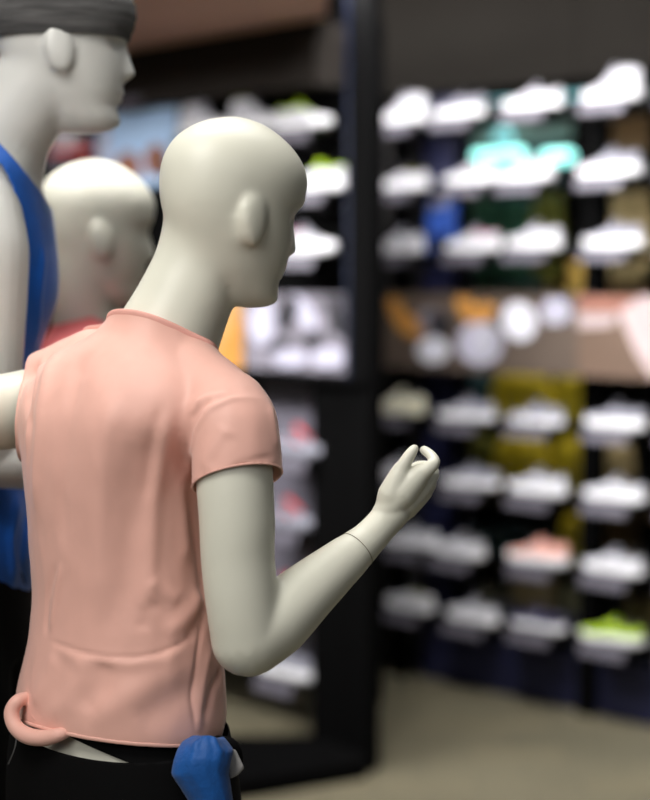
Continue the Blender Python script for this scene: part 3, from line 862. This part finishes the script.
# (px, sole y, kind, colours, description)
W2 = WH
PEACH = ('peach','sole_white','peach','peach','white_shoe')
CREAM = ('cream_shoe','cream_shoe','lining','cream_shoe','white_shoe')
DKT = ('pale_shoe','sole_white','dark_shoe','dark_shoe','grey_shoe')
NAVT = ('navy_shoe','sole_white','dark_shoe','navy_shoe','pale_shoe')
LIMT = ('lime','sole_white','dark_shoe','lime','dark_shoe')
PNK = ('white_shoe','sole_white','pink_lining','pale_shoe','white_shoe')
GRY = ('pale_shoe','sole_white','grey_shoe','grey_shoe','white_shoe')
OLV = ('white_shoe','sole_white','olive_cloth','dark_shoe','pale_shoe')
RIGHT = [
 [(403,124,'high',WH,'white high-top sneaker'),(460,118,'runner',DKT,'white sneaker with a dark collar'),(533,109,'low',WH,'low white sneaker'),(612,101,'high',WH,'white high-top sneaker')],
 [(403,190,'low',OLV,'white sneaker with a dark tongue'),(471,184,'low',WH,'low white sneaker'),(527,181,'low',PNK,'white sneaker with a pinkish collar'),(609,176,'runner',GRY,'white running shoe with a grey collar')],
 [(400,253,'runner',WH,'white running shoe'),(473,251,'low',PNK,'white sneaker with a pinkish collar'),(534,249,'runner',WH,'white running shoe'),(613,248,'runner',GRY,'white running shoe with a grey collar')],
 [(399,413,'runner',CREAM,'cream running shoe'),(466,419,'low',GRY,'white sneaker with a grey collar'),(536,424,'low',GRY,'white sneaker with a grey collar'),(615,428,'runner',DKT,'white sneaker with a dark collar')],
 [(398,478,'low',WH,'low white sneaker'),(470,486,'low',GRY,'white sneaker with a grey collar'),(537,494,'runner',WH,'white running shoe'),(614,500,'low',WH,'low white sneaker')],
 [(411,546,'low',WH,'low white sneaker'),(460,555,'low',WH,'low white sneaker'),(538,563,'runner',PEACH,'peach pink running shoe'),(613,572,'low',WH,'low white sneaker')],
 [(410,608,'low',OLV,'white sneaker with a dark tongue'),(473,620,'low',WH,'low white sneaker'),(538,628,'low',NAVT,'navy sneaker with a white sole'),(612,641,'low',LIMT,'lime green sneaker with a white sole')],
]
row_z = []
for ri, rowd in enumerate(RIGHT):
    zs = []
    for ci, (px, py, kd, cols, desc) in enumerate(rowd):
        p = on_plane(px, py, CS-.0); s = p.dot(DV); zs.append(p.z)
        ang = RZ+math.radians(random.uniform(-9, 9))
        lab = f"{desc}, {ORD[ri]} row, {COLN[ci]} column, right shoe wall"
        shoe(kd, wpt(s, CS, p.z), ang, lab, cols, 'sneakers on the right shoe wall')
        ledge(wpt(s, CS+.0, p.z), RZ, f"grey-fronted ledge, {ORD[ri]} in the {COLN[ci]} column of the right shoe wall", 'ledges on the right shoe wall')
    row_z.append(sum(zs)/len(zs))
    # column cut by the right frame edge
    p = on_plane(692, {0:94,1:170,2:247,3:434,4:508,5:583,6:655}[ri], CS)
    shoe(['high','low','low','low','low','low','low'][ri], wpt(p.dot(DV), CS, p.z), RZ, f"white sneaker cut by the right frame edge, {ORD[ri]} ledge of that column", WH, 'sneakers on the right shoe wall')
    ledge(wpt(p.dot(DV), CS, p.z), RZ, f"grey-fronted ledge at the right frame edge, {ORD[ri]} in that column", 'ledges on the right shoe wall')

# rack: posts and rails (behind the ledges)
def wbox(bm, s0, s1, n0, n1, z0, z1, bev=0):
    """box in wall coordinates, built in world space"""
    R = Matrix.Rotation(RZ, 3, 'Z')
    box(bm, wpt((s0+s1)/2, (n0+n1)/2, (z0+z1)/2), (abs(s1-s0), abs(n1-n0), abs(z1-z0)), R, bev)
def wobj(name, m, parent, *boxes, bev=0):
    b = bmesh.new()
    for q in boxes: wbox(b, *q, bev=bev)
    me_ = bpy.data.meshes.new(name); b.to_mesh(me_); b.free()
    if parent is not None: to_local(me_, parent)
    return new_obj(name, me_, m, parent, smooth=False)
NB = CS+.065         # front plane of the rack uprights
s_post = [s_at(398, NB), s_at(590, NB)]
s_end = s_at(700, NB)+.35
rack = empty('shoe_rack', wpt(s_post[1], NB, 0), RZ, 'tall black metal rack of uprights and rails behind the right shoe wall', 'rack')
for s in s_post+[s_post[1]+(s_post[1]-s_post[0])]:
    wobj('upright', 'black_metal', rack, (s-.03, s+.03, NB, NB+.04, 0, 2.2))
for ri in range(7):
    zc = [None]; 
    z = row_z[ri]
    wobj('rail', 'black_metal', rack, (s_post[0]-.12, s_end, NB+.002, NB+.028, z-.035, z-.008))
# graphic posters in the band between third and fourth row
def poly_on(name, m, parent, pts, c, off=.004):
    """flat printed shape on the plane n=c"""
    b = bmesh.new(); vs = [b.verts.new(on_plane(x, y, c-off)) for x, y in pts]; b.faces.new(vs)
    me_ = bpy.data.meshes.new(name); b.to_mesh(me_); b.free()
    if parent is not None: to_local(me_, parent)
    return new_obj(name, me_, m, parent, smooth=False)
def blob(cx, cy, rx, ry, n=18, a0=0, a1=360, hole=None, rot=0):
    c, s = math.cos(math.radians(rot)), math.sin(math.radians(rot)); out = []
    N = n if a1-a0 == 360 else n+1
    for k_ in range(N):
        a = math.radians(a0+(a1-a0)*k_/n); x, y = rx*math.cos(a), ry*math.sin(a); out.append((cx+x*c-y*s, cy+x*s+y*c))
    if hole:
        for k_ in range(N-1, -1, -1):
            a = math.radians(a0+(a1-a0)*k_/n); x, y = rx*hole*math.cos(a), ry*hole*math.sin(a); out.append((cx+x*c-y*s, cy+x*s+y*c))
    return out
def poster(name, label, px0, px1, py0, py1, m, c, zref_px):
    p0 = on_plane(px0, py0, c); p1 = on_plane(px1, py1, c)
    z1 = on_plane(zref_px, py0, c).z; z0 = on_plane(zref_px, py1, c).z
    rt = empty(name, wpt((p0.dot(DV)+p1.dot(DV))/2, c, z0), RZ, label, 'poster')
    wobj('panel', m, rt, (p0.dot(DV), p1.dot(DV), c, c+.012, z0, z1))
    return rt
CP = CS-.05
ps = poster('poster', 'wide dark brown poster of white and tan shoes on the right shoe wall', 382, 577, 294, 372, 'photo_brown', CP, 480)
for m, pts in [('photo_orange', blob(412,300,25,38,14,70,190,.42,-10)), ('photo_orange', blob(478,298,22,26,14,10,170,.30,15)),
               ('photo_white', blob(433,350,16,13)), ('photo_lilac', blob(480,343,23,22)), ('photo_white', blob(487,342,14,17,rot=20)),
               ('photo_white', blob(519,321,17,20,rot=-15)), ('photo_lilac', blob(556,311,15,13)), ('photo_black', blob(440,325,14,10,rot=30)), ('photo_grey', blob(432,322,16,14,rot=20)),
               ('photo_white', [(546,318),(566,304),(568,312),(548,325)])]:
    poly_on('printed_shape', m, ps, pts, CP)
ps2 = poster('poster', 'light tan poster with a pale pink sheet, rightmost on the right shoe wall', 578, 735, 296, 378, 'photo_tan', CP, 612)
for m, pts in [('photo_salmon', [(578,296),(640,298),(620,312),(578,310)]), ('photo_pinkwhite', [(578,314),(618,314),(612,326),(578,328)]), ('photo_pinkwhite', [(618,312),(640,296),(700,298),(700,382),(652,378),(636,354)]), ('photo_salmon', [(636,300),(650,292),(650,340)])]:
    poly_on('printed_shape', m, ps2, pts, CP)

# navy pier, plinth, back panel, bulkhead, window
NG = CS+.115
s_n0, s_n1 = s_at(424, NG), s_at(456, NG)
z_pl = on_plane(540, 645, NG).z
z_top = on_plane(540, 84, NG).z
o = wobj('trim_1', 'navy_panel', None, (s_n0, s_n1, NG, NG+.10, z_pl, z_top)); tag(o, 'narrow navy blue pier between the shoe columns', None, kind='structure')
o = wobj('display_plinth', 'navy_panel', None, (s_n0, s_end+.6, NG-.01, NG+.5, 0, z_pl), bev=.004); tag(o, 'long dark navy plinth at the foot of the right shoe wall', 'plinth')
o = wobj('wall_left', 'wall_dark', None, (s_at(280, NG), s_n0, NG+.10, NG+.2, 0, z_top)); tag(o, 'dark grey wall behind the leftmost shoe column', None, kind='structure')
o = wobj('wall_upper', 'bulkhead', None, (s_at(352, NG), s_at(572, NG-.05), NG-.05, NG+.2, z_top, 3.2), (s_at(572.8, NG-.05), s_end+1.6, NG-.05, NG+.2, z_top, 3.2)); tag(o, 'dark grey bulkhead above the right shoe wall', None, kind='structure')
win = wobj('window_1', 'glass', None, (s_n1, s_end+1.6, NG+.02, NG+.026, z_pl, z_top)); tag(win, 'large glass pane behind the right shoe wall', None, kind='structure')
wobj('window_frame', 'black_metal', win, (s_n1, s_n1+.02, NG, NG+.05, z_pl, z_top), (s_n1, s_end+1.6, NG, NG+.05, z_pl, z_pl+.02), (s_n1, s_end+1.6, NG, NG+.05, z_top-.03, z_top), (s_at(590,NG)-.01, s_at(590,NG)+.05, NG, NG+.05, z_pl, z_top))
bp = poster('poster', 'small bright blue poster on the navy pier', 428, 455, 190, 262, 'blue_poster', NG-.012, 440)
poly_on('printed_shape', 'photo_lilac', bp, [(432,200),(448,198),(448,206),(432,208)], NG-.012); poly_on('printed_shape', 'navy_pale', bp, [(431,236),(450,234),(450,256),(431,258)], NG-.012)

# ---- stock seen through the glass
CB = CS+.75
o = wobj('wall_back', 'wall_dark', None, (s_n1-.6, s_end+2.4, CB+.30, CB+.4, 0, 3.2)); tag(o, 'dark wall seen far behind the glass', None, kind='structure')
sh = empty('stock_shelving', wpt(s_at(560, CB), CB, 0), RZ, 'dark shelving with boards and uprights seen through the glass', 'shelving')
sz = [on_plane(560, y, CB).z for y in (292, 368, 430, 508, 572, 640)]
for z in sz: wobj('shelf_board', 'brown_wood', sh, (s_at(462,CB), s_end+1.4, CB+.05, CB+.28, z-.02, z))
for px in (462, 556, 640): wobj('upright', 'black_metal', sh, (s_at(px,CB)-.015, s_at(px,CB)+.015, CB+.05, CB+.28, 0, 2.45))
wobj('back_board', 'teal_cloth', sh, (s_at(462,CB), s_at(556,CB), CB+.26, CB+.28, sz[0], 2.3))
def carton(px0, px1, py0, py1, m, label, c=CB+.07, dep=.17):
    p0, p1 = on_plane(px0, py0, c), on_plane(px1, py1, c); z0_, z1_ = on_plane((px0+px1)/2, py1, c).z, on_plane((px0+px1)/2, py0, c).z
    below = [z for z in sz if z < z1_-.03]
    if below and abs(max(below)-z0_) < .09: z0_ = max(below)
    rt = empty('carton', wpt((p0.dot(DV)+p1.dot(DV))/2, c, z0_), RZ, label, 'box', 'cartons behind the glass')
    s0_, s1_ = p0.dot(DV), p1.dot(DV); h = z1_-z0_
    wobj('carton_body', m, rt, (s0_+.003, s1_-.003, c, c+dep, z0_, z1_-h*.25), bev=.002); wobj('lid', m, rt, (s0_, s1_, c-.003, c+dep+.003, z1_-h*.25, z1_), bev=.002)
carton(547,586,262,292,'gold_box','gold cardboard box seen through glass, above the wide brown poster')
carton(600,646,256,292,'orange_wood','orange-brown box through glass, under the third-row rightmost shoe')
carton(480,508,600,640,'beige_card','beige cardboard box seen through glass, low between second and third columns')
carton(512,556,575,640,'tan_card','tan cardboard box seen through glass, behind the bottom navy sneaker')
carton(562,584,586,640,'beige_card','beige cardboard box seen through glass, left of the lime sneaker')
carton(626,662,600,640,'tan_card','tan cardboard box seen through glass, right of the lime sneaker')
carton(562,588,540,572,'orange_wood','orange-brown box seen through glass, right of the peach shoe')
carton(606,640,520,572,'brown_wood','dark brown box seen through glass, above the sixth-row rightmost shoe')
carton(474,506,530,572,'teal_cloth','dark teal box seen through glass, behind the sixth row of shoes')
def garment(px, py0, py1, wpx, m, label, c=CB-.03, grp='garments hanging behind the glass'):
    top = on_plane(px, py0, c); z1_ = top.z; z0_ = on_plane(px, py1, c).z; s = top.dot(DV); w = wpx/FPX*(top-CAM).length/.76/2; h = z1_-z0_
    rt = empty('hanging_jacket', wpt(s, c, z0_), RZ, label, 'jacket', grp)
    b = bmesh.new(); rg = []
    for t, wk, dk in ((0,.9,.025),(.3,.85,.03),(.6,.86,.035),(.8,.95,.04),(.9,.86,.035),(.97,.4,.025),(1,.22,.02)):
        rg.append([wpt(s+w*wk*math.cos(a), c+dk*(1+.25*math.cos(5*a))*math.sin(a), z0_+h*t) for a in [2*math.pi*k_/28 for k_ in range(28)]])
    loft(b, rg); me_ = bpy.data.meshes.new('jacket_body'); b.to_mesh(me_); b.free(); to_local(me_, rt); new_obj('jacket_body', me_, m, rt)
    for sg in (-1, 1):
        b = bmesh.new(); tube(b, [wpt(s+sg*w*.75,c,z0_+h*.88), wpt(s+sg*w*1.0,c-.01,z0_+h*.6), wpt(s+sg*w*1.04,c-.015,z0_+h*.2)], [w*.26,w*.24,w*.19], 12)
        me_ = bpy.data.meshes.new('sleeve'); b.to_mesh(me_); b.free(); to_local(me_, rt); new_obj('sleeve', me_, m, rt)
    b = bmesh.new(); tube(b, [wpt(s,c,z0_+h*.98), wpt(s,c,z0_+h*1.04), wpt(s+.015,c,z0_+h*1.07), wpt(s,c,z0_+h*1.1)], [.003]*4, 6)
    me_ = bpy.data.meshes.new('hanger_hook'); b.to_mesh(me_); b.free(); to_local(me_, rt); new_obj('hanger_hook', me_, 'black_metal', rt)
garment(524,374,424,44,'yellow_cloth','yellow jacket through glass, between the fourth-row second and third shoes')
garment(574,372,424,26,'yellow_cloth','narrow yellow jacket through glass, just left of the right rack upright, upper')
garment(524,434,500,40,'yellow_cloth','yellow jacket through glass, behind the third shoe of the fifth row')
garment(484,432,500,24,'olive_cloth','olive jacket through glass, behind the second shoe of the fifth row')
garment(572,436,500,24,'yellow_cloth','narrow yellow jacket through glass, just left of the right upright, lower')
garment(578,512,566,22,'yellow_cloth','small yellow jacket seen through glass, right of the peach shoe')
garment(480,192,284,30,'green_cloth','dark green jacket seen through glass, behind the third row second shoe')
garment(514,198,284,30,'green_cloth','dark green jacket seen through glass, left of the third shoe in row three')
garment(548,190,282,24,'olive_cloth','olive jacket seen through glass, above the gold box')
garment(612,440,500,32,'tan_card','beige jacket seen through glass, behind the fifth row rightmost shoe')
garment(478,372,424,24,'teal_cloth','dark teal jacket through glass, behind the fourth row second shoe')
garment(622,188,284,44,'tan_card','tan jacket through glass, behind the third row rightmost shoe')
bd = wobj('sign_board', 'teal_board', None, (s_at(470,CB-.12), s_at(570,CB-.12), CB-.13, CB-.11, on_plane(520,142,CB-.12).z, on_plane(520,112,CB-.12).z), bev=.003); tag(bd, 'pale teal header board through glass, above the cyan light tubes', 'sign board')
bd = wobj('header_board', 'brown_wood', None, (s_at(590,CB-.12), s_at(648,CB-.12), CB-.13, CB-.11, on_plane(620,152,CB-.12).z, on_plane(620,112,CB-.12).z), bev=.003); tag(bd, 'brown header board through glass, between rightmost shoes of the top two rows', 'sign board')
def tube_light(px0, px1, py, m, label, hpx=15, c=CB-.14):
    p0, p1 = on_plane(px0, py, c), on_plane(px1, py, c); z = on_plane((px0+px1)/2, py, c).z; rr_ = hpx/FPX*5.5/2
    rt = empty('tube_light', wpt((p0.dot(DV)+p1.dot(DV))/2, c, z), RZ, label, 'light', 'lights behind the glass')
    b = bmesh.new(); tube(b, [wpt(p0.dot(DV)+rr_,c,z), wpt(p1.dot(DV)-rr_,c,z)], [rr_,rr_], 16); me_ = bpy.data.meshes.new('lamp_tube'); b.to_mesh(me_); b.free(); to_local(me_, rt); new_obj('lamp_tube', me_, m, rt)
    wobj('housing', 'black_metal', rt, (p0.dot(DV), p1.dot(DV), c+rr_*.7, c+rr_+.02, z-rr_*.8, z+rr_*.8))
tube_light(472,526,156,'cyan_tube','bright cyan tube light through glass, left one of the second row pair')
tube_light(541,574,157,'cyan_tube','bright cyan tube light through glass, right one of the second row pair')
tube_light(478,515,91,'pale_cyan','pale cyan lamp through glass between second and third top shoes',22)
tube_light(556,584,88,'pale_cyan','pale cyan lamp through glass between third and fourth top shoes',24)
tube_light(494,512,136,'pale_cyan','small pale cyan lamp through glass, on the teal header board',16)

# ================================================================== LEFT SHOE DISPLAY
CL = 3.425
DVL, NVL = Vector((.72,-.69,0)).normalized(), Vector((.69,.72,0)).normalized()
def on_l(px, py, c):
    d_ = ray(px, py); t = (c-CAM.dot(NVL))/d_.dot(NVL); return CAM+d_*t
RZL = math.atan2(DVL.y, DVL.x)
def lpt(s, n, z): return DVL*s+NVL*n+Vector((0,0,z))
def lbox(bm, s0, s1, n0, n1, z0, z1, bev=0):
    box(bm, lpt((s0+s1)/2,(n0+n1)/2,(z0+z1)/2), (abs(s1-s0),abs(n1-n0),abs(z1-z0)), Matrix.Rotation(RZL,3,'Z'), bev)
def lobj(name, m, parent, *boxes, bev=0):
    b = bmesh.new()
    for q in boxes: lbox(b, *q, bev=bev)
    me_ = bpy.data.meshes.new(name); b.to_mesh(me_); b.free()
    if parent is not None: to_local(me_, parent)
    return new_obj(name, me_, m, parent, smooth=False)
def sl(px, c): return on_l(px, 275, c).dot(DVL)
BP = CL+.08
sR = sl(346, BP); sL = sl(-60, BP)
disp = empty('shoe_display', lpt(sl(300,BP), BP, 0), RZL, 'black shoe display stand with header behind the mannequins, left of centre', 'display stand')
zf0, zf1 = on_l(250, 100, CL-.02).z, on_l(345, 20, CL).z
z_sh = on_l(310, 374, CL).z
z_lo = on_l(300, 676, CL).z
sP0, sP1 = sl(346.5,CL-.03), sl(370,CL-.03)
lobj('back_panel', 'black_panel', disp, (sL, sP0+.03, BP, BP+.03, z_lo-.06, zf1))
hd = lobj('header', 'fascia', disp, (sL, sR, CL-.06, BP, zf0+.02, zf1))
lobj('end_post', 'black_metal', disp, (sP0, sP1, CL-.03, CL+.02, 0, 2.75))
lobj('end_post', 'black_metal', disp, (sL, sL+.08, CL-.03, CL+.11, 0, zf1))
lobj('end_post_trim', 'navy_pale', disp, (sP0, sP0+.012, CL-.034, CL-.03, z_sh, 2.4))
lobj('lower_side_panel', 'black_panel', disp, (sl(316,CL), sP0, CL-.02, BP, 0, z_sh-.03))
lobj('band_shelf', 'black_metal', disp, (sL, sP1-.02, CL-.06, BP, z_sh-.02, z_sh))
lobj('grey_back', 'ledge_grey', disp, (sl(262,BP), sl(315,BP), BP-.004, BP, z_lo, z_sh-.03))
# base plate on the floor in front of it
b = bmesh.new()
def fl(px, py):
    d_ = ray(px, py); t = -CAM.z/d_.z; return CAM+d_*t
q = [fl(150,815), fl(366,779), fl(372,752), fl(180,752)]
vs = [b.verts.new(p) for p in q]; fc = b.faces.new(vs); e = bmesh.ops.extrude_face_region(b, geom=[fc]); bmesh.ops.translate(b, verts=[x for x in e['geom'] if isinstance(x, bmesh.types.BMVert)], vec=(0,0,.055))
me = bpy.data.meshes.new('base_plate'); bmesh.ops.recalc_face_normals(b, faces=b.faces); b.to_mesh(me); b.free(); to_local(me, disp); new_obj('base_plate', me, 'black_metal', disp, smooth=False)
def lshoe(px, py, kd, cols, label, lab2, flip=True, ang=0):
    p = on_l(px, py, CL); shoe(kd, lpt(p.dot(DVL), CL, p.z), RZL+(math.pi if flip else 0)+math.radians(ang), label, cols, 'sneakers on the left display')
    ledge(lpt(p.dot(DVL), CL+.005, p.z), RZL, lab2, 'ledges on the left display')
LIMEW = ('white_shoe','sole_white','lime','lime','white_shoe'); LH = ('pale_shoe','sole_white','lime','lime','lime')
REDW = ('grey_shoe','pale_shoe','grey_shoe','red','red')
lshoe(205,134,'high',WH,'white high-top sneaker half hidden behind the nearest mannequin\'s head, top row','ledge under the top shoe hidden behind the pink-shirted mannequin\'s head')
lshoe(256,130,'high',OLV,'white high-top sneaker with olive collar, left display top row, second from right','ledge under the olive-collared shoe on the left display top row')
lshoe(303,130,'runner',LIMEW,'white running shoe with lime green collar, top right of the left display','ledge under the lime-collared shoe at the left display top')
lshoe(317,191,'runner',LIMEW,'white running shoe with lime heel, second row right of the left display','ledge under the second row right shoe of the left display', ang=4, flip=False)
lshoe(308,254,'runner',PNK,'white running shoe with pinkish collar, third row right of the left display','ledge under the third row right shoe of the left display')
lshoe(301,454,'runner',REDW,'grey running shoe with red patch beside the pink sleeve cuff','ledge under the grey and red shoe beside the pink sleeve')
lshoe(292,526,'runner',REDW,'grey running shoe with red patch right of the upper arm, mid height','ledge under the grey and red shoe right of the upper arm')
lshoe(290,600,'low',REDW,'grey and red shoe showing in the crook of the raised elbow','ledge in the crook of the raised elbow')
lshoe(287,676,'runner',GRY,'pale grey running shoe just below the bent elbow','ledge under the pale shoe below the bent elbow', flip=False)
lshoe(72,156,'high',('white_shoe','red','red','white_shoe','white_shoe'),'white and red shoe between the tall mannequin\'s chin and the head behind','ledge under the white and red shoe below the tall mannequin\'s chin')
lshoe(140,98,'runner',WH,'white shoe just in front of the tall mannequin\'s face','ledge under the shoe in front of the tall mannequin\'s face')
def lposter(label, px0, px1, py0, py1, m, c, ref):
    s0_, s1_ = sl(px0,c), sl(px1,c); z1_, z0_ = on_l(ref,py0,c).z, on_l(ref,py1,c).z
    rt = empty('poster', lpt((s0_+s1_)/2,c,z0_), RZL, label, 'poster')
    lobj('panel', m, rt, (s0_,s1_,c,c+.012,z0_,z1_)); return rt
def lpoly(m, rt, pts, c):
    b = bmesh.new(); b.faces.new([b.verts.new(on_l(x,y,c-.003)) for x,y in pts]); me_ = bpy.data.meshes.new('printed_shape'); b.to_mesh(me_); b.free(); to_local(me_, rt); return new_obj('printed_shape', me_, m, rt, smooth=False)
CQ = CL-.0
p1 = lposter('black, white and lilac abstract poster right of the pink-shirted mannequin\'s chin', 244, 345, 294, 371, 'photo_grey', CQ, 300)
for m, pts in [('photo_lilac', blob(262,322,14,24)), ('photo_black', blob(287,314,9,18,rot=25)), ('photo_lilac', blob(304,312,9,20,rot=-30)), ('photo_black', blob(277,345,13,5,rot=-15)),
               ('photo_lilac', blob(290,358,18,9)), ('photo_black', blob(312,340,10,7,rot=-40)), ('photo_lilac', blob(328,357,17,10)), ('photo_black', [(325,296),(344,296),(344,340),(330,330)]), ('photo_grey', blob(334,307,9,9)), ('photo_black', [(246,296),(262,296),(250,306)])]:
    lpoly(m, p1, pts, CQ)
p2 = lposter('tan wood-toned poster just under the pink-shirted mannequin\'s jaw', 150, 242, 296, 371, 'photo_wood', CQ, 230)
lpoly('photo_orange', p2, [(214,360),(228,330),(242,310),(242,371),(214,371)], CQ)
p3_ = lposter('pale blue and brown poster between the heads of the tall and nearest mannequins', 98, 177, 110, 186, 'photo_sky', CQ-.0, 140)
for m, pts in [('photo_skin', blob(128,168,13,17)), ('photo_skin', blob(156,160,12,16)), ('photo_black', blob(163,166,5,12)), ('photo_lilac', [(99,120),(108,116),(110,185),(99,185)])]: lpoly(m, p3_, pts, CQ)

# ================================================================== ROOM
def quad(name, m, pts, label, th=None):
    b = bmesh.new(); b.faces.new([b.verts.new(p) for p in pts]); 
    if th: 
        e_ = bmesh.ops.extrude_face_region(b, geom=list(b.faces)); bmesh.ops.translate(b, verts=[x for x in e_['geom'] if isinstance(x, bmesh.types.BMVert)], vec=(0,0,th))
    o_ = bm_obj(name, b, m); tag(o_, label, None, kind='structure'); return o_
quad('floor', 'floor', [(-5,-2,0),(5,-2,0),(5,9,0),(-5,9,0)], 'beige grey vinyl shop floor', -.05)
quad('ceiling', 'ceiling_dark', [(-5,-2,3.2),(5,-2,3.2),(5,9,3.2),(-5,9,3.2)], 'dark ceiling above the shop', .05)
# tan soffit above the left display
e0 = lpt(sR+.05, CL-.06, zf1); 
dirv = Vector((e0.x, e0.y, 0)).normalized()
g0 = lpt(sL-1.2, CL-.06, zf1); nn = -Vector((NVL.x,NVL.y,0))
quad('trim_2', 'ceiling_tan', [g0, e0, e0-dirv*1.45, g0+nn*1.45], 'pinkish tan soffit above the left display', .10)
quad('wall_behind', 'wall_dark', [(-5,-2,0),(5,-2,0),(5,-2,3.2),(-5,-2,3.2)], 'dark wall behind the viewer')
quad('wall_far', 'wall_dark', [(-5,9,0),(5,9,0),(5,9,3.2),(-5,9,3.2)], 'dark far wall')
quad('wall_west', 'wall_dark', [(-5,-2,0),(-5,9,0),(-5,9,3.2),(-5,-2,3.2)], 'dark left side wall')
quad('wall_east', 'wall_dark', [(5,-2,0),(5,9,0),(5,9,3.2),(5,-2,3.2)], 'dark right side wall')

# ================================================================== LIGHT
def area(name, loc, target, size, power, col=(1,1,1), sy=None, spread=None):
    l = bpy.data.lights.new(name, 'AREA'); l.energy = power; l.color = col; l.size = size
    if sy: l.shape = 'RECTANGLE'; l.size_y = sy
    if spread: l.spread = math.radians(spread)
    o_ = bpy.data.objects.new(name, l); COL.objects.link(o_); o_.location = loc
    o_.rotation_euler = (Vector(target)-Vector(loc)).to_track_quat('-Z','Y').to_euler(); return o_
area('ceiling_panel_light', (-.8,.9,3.05), (-.3,1.7,1.2), 1.0, 38, (1,.97,.92))
area('ceiling_panel_light', (.1,2.3,3.1), (-.25,1.9,1.3), 1.0, 8, (1,.98,.95), None, 120)
area('added_head_light', (-.42,2.62,3.1), (-.40,2.6,1.5), .6, 8, (1,.98,.96), None, 75)  # added lamp, only to brighten the head of the mannequin farther back
area('ceiling_panel_light', (-1.4,-.6,2.9), (-.2,2.0,1.2), 1.4, 37, (1,.97,.93))
area('shop_light', (.9,-.9,2.6), (0,2.0,1.1), 1.6, 9, (.95,.97,1))
for px_, pw_ in ((440,50),(640,46)):
    c_ = wpt(s_at(px_,CS), CS-1.35, 2.65)
    area('wall_wash_light', c_, wpt(s_at(px_,CS), CS, .95), 1.5, pw_, (1,.98,1), .4, 130)
c_ = lpt(sl(200,CL), CL-1.6, 2.5)
area('display_wash_light', c_, lpt(sl(200,CL), CL, 1.65), 2.0, 62, (1,.98,1), .3, 120)
c_ = wpt(s_at(560,CB), CB-.35, 2.9)
area('stock_light', c_, wpt(s_at(560,CB), CB, 1.2), 1.6, 34, (1,.95,.85), .3)
w = bpy.data.worlds.new('World'); scn.world = w; w.use_nodes = True
w.node_tree.nodes['Background'].inputs[0].default_value = (.9,.95,1,1); w.node_tree.nodes['Background'].inputs[1].default_value = .06

# ================================================================== CAMERA
cd = bpy.data.cameras.new('camera'); cam = bpy.data.objects.new('camera', cd); COL.objects.link(cam)
cam.location = CAM; cam.rotation_euler = (math.pi/2-PITCH, 0, 0)
cd.sensor_fit = 'VERTICAL'; cd.sensor_height = 36; cd.lens = FPX/800*36
cd.dof.use_dof = True; cd.dof.focus_distance = 1.80; cd.dof.aperture_fstop = 1.75; cd.dof.aperture_blades = 0
cd.clip_start = .05
scn.camera = cam
scn.view_settings.view_transform = 'Standard'; scn.view_settings.look = 'None'
